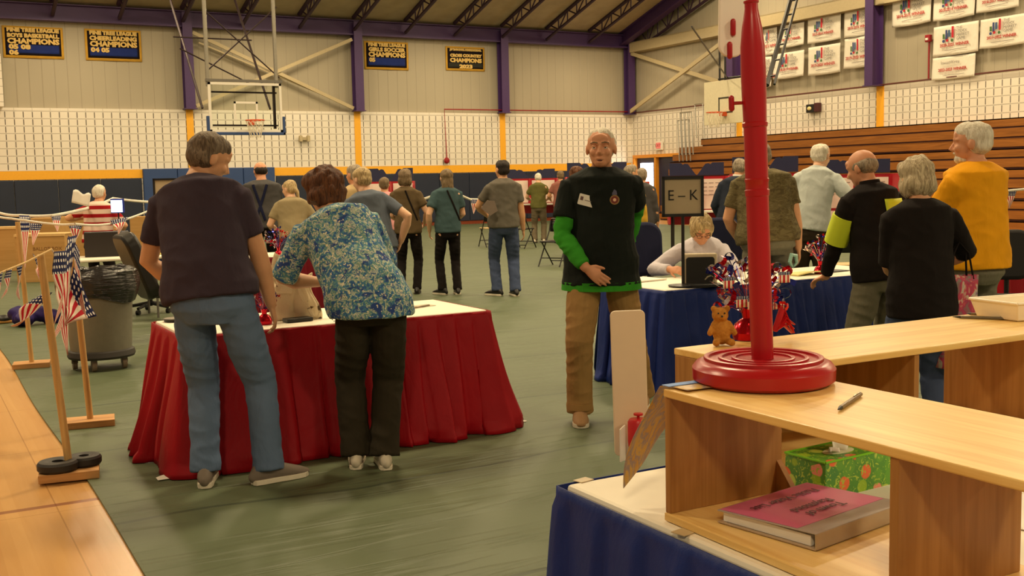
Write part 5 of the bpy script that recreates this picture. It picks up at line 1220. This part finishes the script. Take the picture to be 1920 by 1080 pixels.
t=NT('stars_stripes_pennant'); uv=t.sep(t.coord('UV')); u,v_=uv[0],uv[1]
st=t.math('GREATER_THAN',t.math('FRACT',t.math('MULTIPLY',u,3.5)),.5); red=t.mix(st,s2l((226,214,196)),s2l((176,20,36)))
du=t.math('SUBTRACT',t.math('FRACT',t.math('MULTIPLY',u,7)),.5); dv=t.math('SUBTRACT',t.math('FRACT',t.math('MULTIPLY',v_,12)),.5)
dd=t.math('LESS_THAN',t.math('ADD',t.math('MULTIPLY',du,du),t.math('MULTIPLY',dv,dv)),.07); blue=t.mix(dd,s2l((24,32,78)),s2l((230,226,220)))
t.out(t.mix(t.math('GREATER_THAN',v_,.70),red,blue),.8,0,.2); t.b.inputs['Subsurface Weight'].default_value=0; Mflag=t.m
def pennant(a,c,tp,label,rip=.02,seed=0,tw=0.06):
    A=Dp(*a);B=Dp(*c);T=Dp(*tp); N=(B-A).cross(T-A).normalized()
    def fn(u,v):
        s=1-v; w=1-s*.97; L=A.lerp(B,.5)+(u-.5)*w*(B-A); p=L.lerp(T+(u-.5)*w*(B-A)*.0,s) if True else L
        p=A.lerp(B,.5).lerp(T,s)+(u-.5)*w*(B-A)
        return p+N*(rip*math.sin(u*5*w+s*8+seed)*(.3+s))
    b=MB(); b.grid(fn,10,16); o=b.build('pennant_flag',Mflag,smooth=True,solid=.0015); tag(o,label,'flag',group='stars and stripes pennant flags')
for a in (((36,404,13.6),(58,404,13.6),(47,505,13.4),'long pennant hanging from the upper rope near the farthest post'),
 ((54,419,9.6),(80,419,9.6),(63,462,9.5),'pennant with stars on top hung just right of the farthest post'),
 ((95,405,13.2),(115,405,13.2),(107,434,13.1),'small dark starred pennant over the cardboard box'),
 ((127,419,9.2),(156,420,9.2),(140,452,9.1),'starred pennant at the top of the post by the trash can'),
 ((207,413,10.),(240,407,10.2),(224,438,10.),'starred pennant right of the striped shirt'),
 ((62,476,6.9),(84,500,6.8),(76,532,6.7),'twisted pennant blowing right of the farthest post',.03),
 ((58,560,6.9),(98,548,6.7),(22,612,6.8),'large pennant blown flat to the left above the purple heap',.03),
 ((100,472,5.8),(122,470,6.0),(112,612,5.9),'narrow pennant hanging directly right of the nearest post',.025),
 ((118,480,6.3),(134,450,6.7),(103,640,6.2),'long pennant hanging low with its tip left of the nearest post',.03),
 ((128,445,6.8),(146,440,6.9),(118,668,6.5),'longest pennant reaching down in front of the trash can',.03),
 ((136,500,6.8),(182,592,6.8),(118,610,6.6),'wide pennant blown to the right over the trash can',.035),
 ((128,440,6.9),(150,470,6.9),(158,600,6.7),'pennant draped along the post by the trash can',.03),
 ((-5,513,5.03),(5,509,5.08),(0,575,5.0),'pennant cut by the left edge of the picture'),
 ((12,506,5.12),(21,503,5.2),(8,562,5.1),'thin pennant second from the left edge'),
 ((33,499,5.32),(43,495,5.38),(36,562,5.3),'thin pennant hanging before the pale side of the box'),
 ((881,373,19.4),(899,374,19.4),(888,401,19.4),'pennant hanging between the teal tee and the grey tee'),
 ((776,380,19.),(788,378,19.),(784,404,19.),'dark starred pennant right of the brown top'),
 ((1884,357,12.),(1906,358,12.),(1893,391,12.),'starred pennant right of the yellow tee before the bleachers')):
    pennant(a[0],a[1],a[2],a[3],a[4] if len(a)>4 else .012,seed=a[0][0])
# ------------------------------------------------------------------ trash can on dolly
p=Zp(186,688,0); e=empty('trash_can','grey round trash can with black liner on a wheeled dolly','trash can',(p.x+.02,p.y-.05,0))
b=MB(); b.lathe([(0,.14),(.245,.14),(.25,.16),(.285,.74),(.30,.75),(.30,.79),(.29,.80),(.28,.80)],seg=48,cap=False); b.build('can_body',plain('grey_can',(122,118,104),.55),e,smooth=True)
b=MB(); b.lathe([(0,.10),(.27,.10),(.28,.12),(.27,.16),(.25,.17)],seg=36,cap=False); b.build('dolly',plain('dark_dolly',(46,42,38),.6),e,smooth=True)
for k in range(5):
    a=2*PI*k/5+.5; b=MB(); b.tube([(.22*math.cos(a)-.018,.22*math.sin(a),.045),(.22*math.cos(a)+.018,.22*math.sin(a),.045)],.042,14); o=b.build('caster',plain('grey_caster',(120,104,84),.5) if k==0 else bpy.data.materials['grey_caster'],e,smooth=False)
    b=MB(); b.box((.22*math.cos(a),.22*math.sin(a),.08),(.05,.03,.05)); b.build('caster_fork',Mgrey,o)
def bagf(co,no):
    out=np.zeros_like(co)
    for i in range(len(co)):
        x,y,z=co[i]; a=math.atan2(y,x); out[i]=no[i]*(.022*noise.noise(Vector((a*2.2,z*30,1)))+.012*noise.noise(Vector((a*9,z*9,4)))); out[i][2]+=.03*math.sin(a*3+1)*(1 if z<.66 else 0)
    return out
b=MB(); b.lathe([(.24,.60),(.27,.84),(.30,.865),(.325,.84),(.33,.78),(.335,.72),(.33,.66),(.318,.63),(.31,.60)],seg=90,cap=False); 
t=NT('black_liner_plastic'); t.out((.012,.011,.011),.22,0,.6); t.bump(t.noise(t.map(t.coord(),(4,4,26)),2.5,4),.6,.02); b.build('bin_liner',t.m,e,smooth=True,fn=bagf)
# ------------------------------------------------------------------ left clutter
p=Dp(198,470,13.35); b=MB(); b.b2(-.25,.25,-.16,.16,0,.29); o=b.build('black_box',plain('black_carton',(30,22,20),.6),loc=(2.13,13.82,.742),rz=VIEW*.3,bevel=.006); tag(o,'black box standing on the pale table before the striped shirt','box')
b=MB(); b.b2(-.12,.12,-.08,.08,0,.018); o=b.build('paper_pad',plain('yellow_green_pad',(190,180,100),.7),loc=(2.58,13.6,.742)); tag(o,'small stack of paper right of the black box','paper')
Mcard=wood('cardboard',(176,134,76),(190,148,90),axis=0,sc=2,rough=.8)
def carton(px,py,dep,w,d,h,label,rz=0,z=0,flap=True):
    p=Dp(px,py,dep); e=empty('cardboard_box',label,'cardboard box',(p.x,p.y,z),VIEW+rz)
    b=MB(); b.b2(-w/2,w/2,-d/2,d/2,0,h); b.build('carton_body',Mcard,e,bevel=.004)
    if flap: b=MB(); b.b2(-w/2-.01,w/2+.01,-d/2-.012,-d/2,h-.03,h); b.b2(-w/2-.01,w/2+.01,-d/2-.012,d/2+.012,h,h+.012); b.build('lid',plain('card_edge',(214,176,116),.8),e)
    return e
e=carton(88,470,18.8,.82,.6,.80,'largest cardboard box behind the wooden posts with faint print',rz=.05)
text('BALLOT BOX',.08,frameM((.12,-.303,.56),(1,0,0),(0,0,1)),plain('faint_brown_print',(130,88,44),.8),e)
carton(88,430,22.5,.75,.5,.98,'cardboard box standing behind the largest box',flap=False,rz=-.1)
carton(14,450,21.5,.75,.5,.84,'cardboard box at the left edge of the picture',rz=.1)
carton(150,430,25.,1.6,.6,.95,'long low cardboard stack behind the black box',flap=False)
carton(272,430,20.5,.42,.4,1.02,'tall narrow cardboard box left of the framed sign',flap=False)
p=Zp(70,612,0); b=MB()
for k in range(7): rr=random.Random(k); b.ell((p.x+rr.uniform(-.22,.22),p.y+.15+rr.uniform(-.12,.12),.05+rr.uniform(0,.10)),(rr.uniform(.1,.16),.12,rr.uniform(.06,.11)))
o=b.build('bundled_cloth',cloth('purple_cloth',(44,30,92),rough=.6),remesh=.015,sm=3,fn=wrink(.03,20,2)); tag(o,'dark purple cloth bundle lying on the floor behind the posts','bundle')
p=Zp(8,606,0); e=empty('small_bag','dark brown bag with ochre trim at the left edge on the floor','bag',(p.x,p.y,0)); b=MB(); b.ell((0,0,.05),(.10,.07,.05)); b.build('body',Mblack,e,smooth=True); b=MB(); b.box((.02,-.05,.02),(.16,.03,.03)); b.build('trim_strip',plain('ochre_trim',(170,120,50),.6),e,bevel=.01)
# tablet lit screen near striped shirt
p=Dp(220,386,13.6); e=empty('tablet','bright tablet screen with blue edge right of the striped shirt','tablet',tuple(p),VIEW)
b=MB(); b.b2(-.085,.085,0,.012,-.09,.09); b.build('case',plain('blue_case',(40,60,160),.4),e,bevel=.004)
b=MB(); b.b2(-.078,.062,-.003,0,-.078,.07); b.build('screen',plain('lit_screen',(210,228,250),.3,emit=1.6,var=.02),e)
b=MB(); b.tube([(.0,.02,-.07),(.0,.05,-.647)],.01,8); b.build('stand',Mblack,e)
# papers held by striped person
p=Dp(150,368,13.55); b=MB(); b.grid(lambda u,v:((u-.5)*.22+.03*v,.02*math.sin(u*4),(v-.5)*.15-.06*u+.02*math.sin(u*9)*v),8,5); o=b.build('held_papers',Mpaper,loc=tuple(p),rz=VIEW,smooth=True,solid=.003); tag(o,'white papers held up by the left hand of the striped shirt','papers')
# ------------------------------------------------------------------ foil centrepieces
Mfr=plain('red_foil',(190,20,40),.18,.8,var=.1); Mfb=plain('blue_foil',(50,60,150),.16,.8,var=.1); Mfs=plain('silver_foil',(226,214,214),.12,.9,var=.05)
def spray(loc,R,zc,n,label,seed,base=.04,flags=3):
    e=empty('foil_centrepiece',label,'centrepiece',loc); rr=random.Random(seed)
    b=MB(); b.lathe([(0,0),(base,.0),(base*1.15,base*.5),(base*.9,base*1.1),(base*.35,base*1.5),(base*.5,base*2.2),(0,base*2.0)],seg=18); b.build('wrapped_weight',Mfr,e,smooth=True)
    for nm,m,cnt in (('red_tinsel',Mfr,n),('blue_tinsel',Mfb,n),('silver_tinsel',Mfs,n//2)):
        b=MB()
        for k in range(cnt):
            a=rr.uniform(0,2*PI); el=math.acos(rr.uniform(-.75,1)); r=R*rr.uniform(.55,1.05)
            d=Vector((math.sin(el)*math.cos(a),math.sin(el)*math.sin(a),math.cos(el)*.9)); c=Vector((0,0,zc))+d*r; s0=Vector((0,0,base*1.6))
            mid=s0.lerp(c,.5)+Vector((0,0,.02)); b.tube([s0,mid,c],R*.008,3,cap=False)
            # curled flake
            q=Matrix.Rotation(rr.uniform(0,6.3),3,(rr.random(),rr.random(),rr.random()+.1)); w=R*rr.uniform(.10,.17); L=R*rr.uniform(.18,.34); base_i=len(b.v); ph=rr.uniform(0,6)
            for j in range(6):
                tt=j/5; cur=Vector((math.sin(tt*3.4)*L*.5,0,-math.cos(tt*3.4)*L*.4)); 
                for sy in(-1,1): b.v.append(tuple(c+q@(cur+Vector((0,sy*w*.5*(1-.5*tt),0)))))
            for j in range(5): i0=base_i+j*2; b.f.append((i0,i0+1,i0+3,i0+2))
        o=b.build(nm,m,e); o['kind']='stuff'
    for k in range(flags):
        a=rr.uniform(0,6.3); c=Vector((math.cos(a)*R*.8,math.sin(a)*R*.5-.4*R,zc+rr.uniform(-.5,.4)*R)); w=R*.34
        b=MB(); b.grid(lambda u,v:tuple(c+Vector(((u-.5)*w,.004*math.sin(u*6),(v-.5)*w*.75))),4,3); b.build('mini_flag',Mflag,e,smooth=True,solid=.001)
    return e
q=Zp(1428,640,1.052); cp_=spray((q.x,q.y+.06,1.052),.125,.155,34,'red, blue and silver foil centrepiece on the farther shelf behind the red pole',4,base=.042,flags=5)
p=Zp(508,612,.742); spray((p.x,p.y+.12,.742),.10,.15,22,'foil centrepiece on the red-skirted table between the couple',5,base=.04,flags=1)
p=Zp(530,480,.742); spray((p.x,p.y+.15,.742),.16,.20,22,'foil centrepiece on the distant table seen between the couple',6,base=.04,flags=1)
p=Zp(1552,514,.742); spray((p.x,p.y+.08,.742),.14,.20,24,'small foil centrepiece at the right end of the blue-skirted table',8,base=.045,flags=0)
# red bow beside the base
b=MB()
for k in range(6): 
    a=-.6+k*.3; pts=[Vector((0,0,.03)),Vector((.03*math.cos(a),-.01,.045+.01*k%3)),Vector((.06*math.cos(a),-.015,.02+.012*(k%3)))]
    b.tube(pts,[(.004,.012),(.004,.014),(.002,.006)],8,dome=True)
q2=Zp(1462,640,1.052); o=b.build('ribbon_bow',Mred,loc=(q2.x,q2.y+.02,1.052),smooth=True); tag(o,'bright red ribbon bow lying right of the red pole on the farther shelf','ribbon')
# teddy bear
t=NT('tan_plush'); t.out(t.mix(t.noise(t.coord(),90,3),s2l((150,92,34)),s2l((206,146,66))),.95,0,.1); t.bump(t.noise(t.coord(),160,2),.9,.004); Mplush=t.m
q=Zp(1366,648,1.052); e=empty('teddy_bear','small tan plush bear peeking out left of the foil centrepiece','teddy bear',(q.x,q.y+.03,1.052),VIEW)
b=MB(); b.ell((0,0,.035),(.026,.024,.036)); b.ell((-.004,0,.085),(.024,.022,.022)); b.ell((-.022,0,.103),.009); b.ell((.016,0,.103),.009); b.ell((-.004,-.02,.081),(.010,.009,.008)); b.tube([(-.02,0,.06),(-.035,-.012,.035)],.009,8,dome=True); b.tube([(.02,0,.06),(.034,-.012,.035)],.009,8,dome=True); b.tube([(-.014,-.005,.012),(-.022,-.035,.010)],.011,8,dome=True); b.tube([(.014,-.005,.012),(.022,-.035,.010)],.011,8,dome=True)
b.build('plush_body',Mplush,e,remesh=.003,sm=1)
b=MB(); b.ell((-.004,-.029,.084),.003); b.build('nose',Mblack,e)
for sx in(-1,1): b=MB(); b.ell((-.004+sx*.009,-.021,.092),.0025); b.build('eye',Mblack,e)
# ------------------------------------------------------------------ things on the red table
t=NT('cream_printed_cloth'); v=t.coord(); t.out(t.mix(t.step(t.noise(v,9,2,.5,1),.62,.66),s2l((220,204,172)),s2l((90,70,50))),.8,0,.2); t.bump(t.noise(v,14,3),.7,.02); Mbagw=t.m
p=Zp(556,602,.742); e=empty('tote_bag','crumpled cream cloth bag on the red-skirted table beside the floral shirt','bag',(p.x,p.y+.10,.742),VIEW)
def bg_(u,v):
    a=u*2*PI; r=(.10+.035*math.sin(a*2+1)+.012*math.sin(a*7)+.02*math.sin(v*6+a*3))*(1-.35*v); return (r*1.15*math.cos(a)+.02*v,r*.6*math.sin(a),.26*v+.015*math.sin(a*5)*v)
b=MB(); b.grid(bg_,48,14); b.build('bag_cloth',Mbagw,e,smooth=True,solid=.003)
b=MB(); b.grid(lambda u,v:(-.08+.10*v+.012*math.sin(u*7),-.05-.01*v,.16+.24*u-.05*v*u),12,5); b.build('upper_flap',Mbagw,e,smooth=True,solid=.003)
b=MB(); b.tube([(-.06,-.04,.22),(-.10,-.05,.26),(-.14,-.05,.24)],[(.012,.004)]*3,6); b.tube([(.05,-.05,.22),(.10,-.05,.10),(.14,-.05,.02)],[(.012,.004)]*3,6); b.build('strap',Mbagw,e)
p=Zp(326,604,.742); e=empty('black_tray','shallow round black dish with pale rim at the left end of the red-skirted table','dish',(p.x+.02,p.y+.05,.742)); b=MB(); b.lathe([(0,0),(.065,0),(.072,.016),(.066,.016),(.06,.006),(0,.006)],seg=32,cap=False); b.build('dish',Mblack,e,smooth=True); b=MB(); b.lathe([(.0,.016),(.068,.0165),(.066,.019),(0,.0195)],seg=32); b.build('lid',plain('grey_lid',(120,110,96),.4),e)
pen(Zp(750,582,.747),Zp(805,572,.747),Mpen,'pencil lying on the white top of the red-skirted table',.005)
p=Zp(795,573,.7425); b=MB(); b.box((0,0,0),(.12,.10,.002)); o=b.build('paper_slip',plain('tan_slip',(206,190,160),.8),loc=tuple(p),rz=.2); tag(o,'pale paper slip beside the pencil on the red-skirted table','paper')  # thin slip in a tan darker than the table top
p=Zp(530,606,.742); b=MB(); b.box((0,0,.011),(.16,.08,.022)); o=b.build('dark_case',Mblack,loc=(p.x+.1,p.y+.03,.742),rz=.1,bevel=.004); tag(o,'flat dark case under the cream bag on the red-skirted table','case')
p=Zp(318,897,0); b=MB(); b.grid(lambda u,v:((u-.5)*.13,(v-.5)*.06,.004+.012*math.sin(u*3)*v),6,3); o=b.build('paper_scrap',Mpaper,loc=(p.x,p.y,.003),solid=.001); tag(o,'white paper scrap on the floor at the corner of the red skirt','paper')
for i,(px,py) in enumerate(((965,790),(983,791))):
    p=Zp(px,py,0); b=MB(); b.ell((0,0,.004),(.018,.012,.005)); o=b.build('paper_scrap',Mpaper,loc=(p.x,p.y,0)); tag(o,['tiny pale scrap on the green floor right of the red skirt','second tiny pale scrap beside it, nearer the walking man'][i],'scrap')
# on the blue table
p=Zp(1525,516,.742); b=MB(); b.grid(lambda u,v:((u-.5)*.30,(v-.5)*.22,.006+.02*math.sin(u*2.5)*(1-v)),8,6); o=b.build('yellow_papers',plain('pale_yellow_paper',(236,220,150),.8),loc=(p.x,p.y+.12,.742),solid=.01); tag(o,'pale yellow papers left of the small foil centrepiece','papers')
p=Zp(1522,505,.742); e=empty('teal_glasses_case','teal curved case standing behind the yellow papers','case',(p.x+.02,p.y+.25,.742)); b=MB(); b.tube([(0,0,.0),(-.03,0,.05),(-.01,0,.11),(.04,0,.10),(.05,0,.04),(.02,0,.01)],[.012,.016,.018,.018,.014,.01],10,dome=True); b.build('shell',plain('teal_shell',(130,170,160),.4),e,smooth=True)
p=Zp(1585,512,.742); b=MB(); b.box((0,0,.004),(.24,.14,.006)); o=b.build('clipboard',Mblack,loc=(p.x+.05,p.y+.18,.742),rz=.1); tag(o,'black folder near the hand of the neon-panelled jacket','folder')
# clipboard rim around left end of the blue table top: white papers
p=Zp(1235,530,.742); b=MB(); b.box((0,0,.006),(.34,.26,.010)); o=b.build('paper_stack',Mpaper,loc=(p.x,p.y+.25,.742),rz=.15); tag(o,'stack of white sheets on the left corner of the blue-skirted table','papers')
# flowered tote
t=NT('flowered_tote_print'); v=t.coord(); n=t.noise(v,9,3,.6,1.2)
c=t.ramp(n,[(0,s2l((60,60,80))),(.38,s2l((130,120,110))),(.46,s2l((170,50,90))),(.53,s2l((200,70,90))),(.58,s2l((210,196,170))),(.68,s2l((120,90,140))),(.78,s2l((200,160,80)))],False); t.out(c,.6); Mtote=t.m
p=Dp(1796,580,5.95); e=empty('tote_bag','flowered shopping tote hanging at the side of the black tee','bag',(p.x,p.y,.47),VIEW+.2)
def tt(u,v):
    a=u*2*PI; ca,sa=math.cos(a),math.sin(a); r=.11*(1+.05*math.sin(v*7+a)); return (r*math.copysign(abs(ca)**.6,ca),.055*math.copysign(abs(sa)**.6,sa)*(1-.4*v),.50*v)
b=MB(); b.grid(tt,32,12); b.build('bag_cloth',Mtote,e,smooth=True,solid=.004)
b=MB(); b.b2(-.10,.10,-.045,.045,0,.004); b.build('bag_base',Mtote,e)
for sy in(-1,1): b=MB(); b.tube([(-.06,sy*.03,.48),(-.04,sy*.015,.62),(0,0,.68),(.05,sy*.015,.62),(.07,sy*.03,.48)],.006,6); b.build('handle',Mblk,e)
# paper bag held by grey tee
p=Dp(916,390,14.35); e=empty('paper_folder','grey paper folder held by the grey tee','folder',tuple(p),VIEW); b=MB(); b.prism([(-.10,.0),(.02,-.10),(.12,-.04),(.08,.09),(-.02,.10)],.02,frameM((0,0,0),(1,0,0),(0,0,1))); b.build('folder_body',plain('grey_folder',(120,104,92),.7),e)
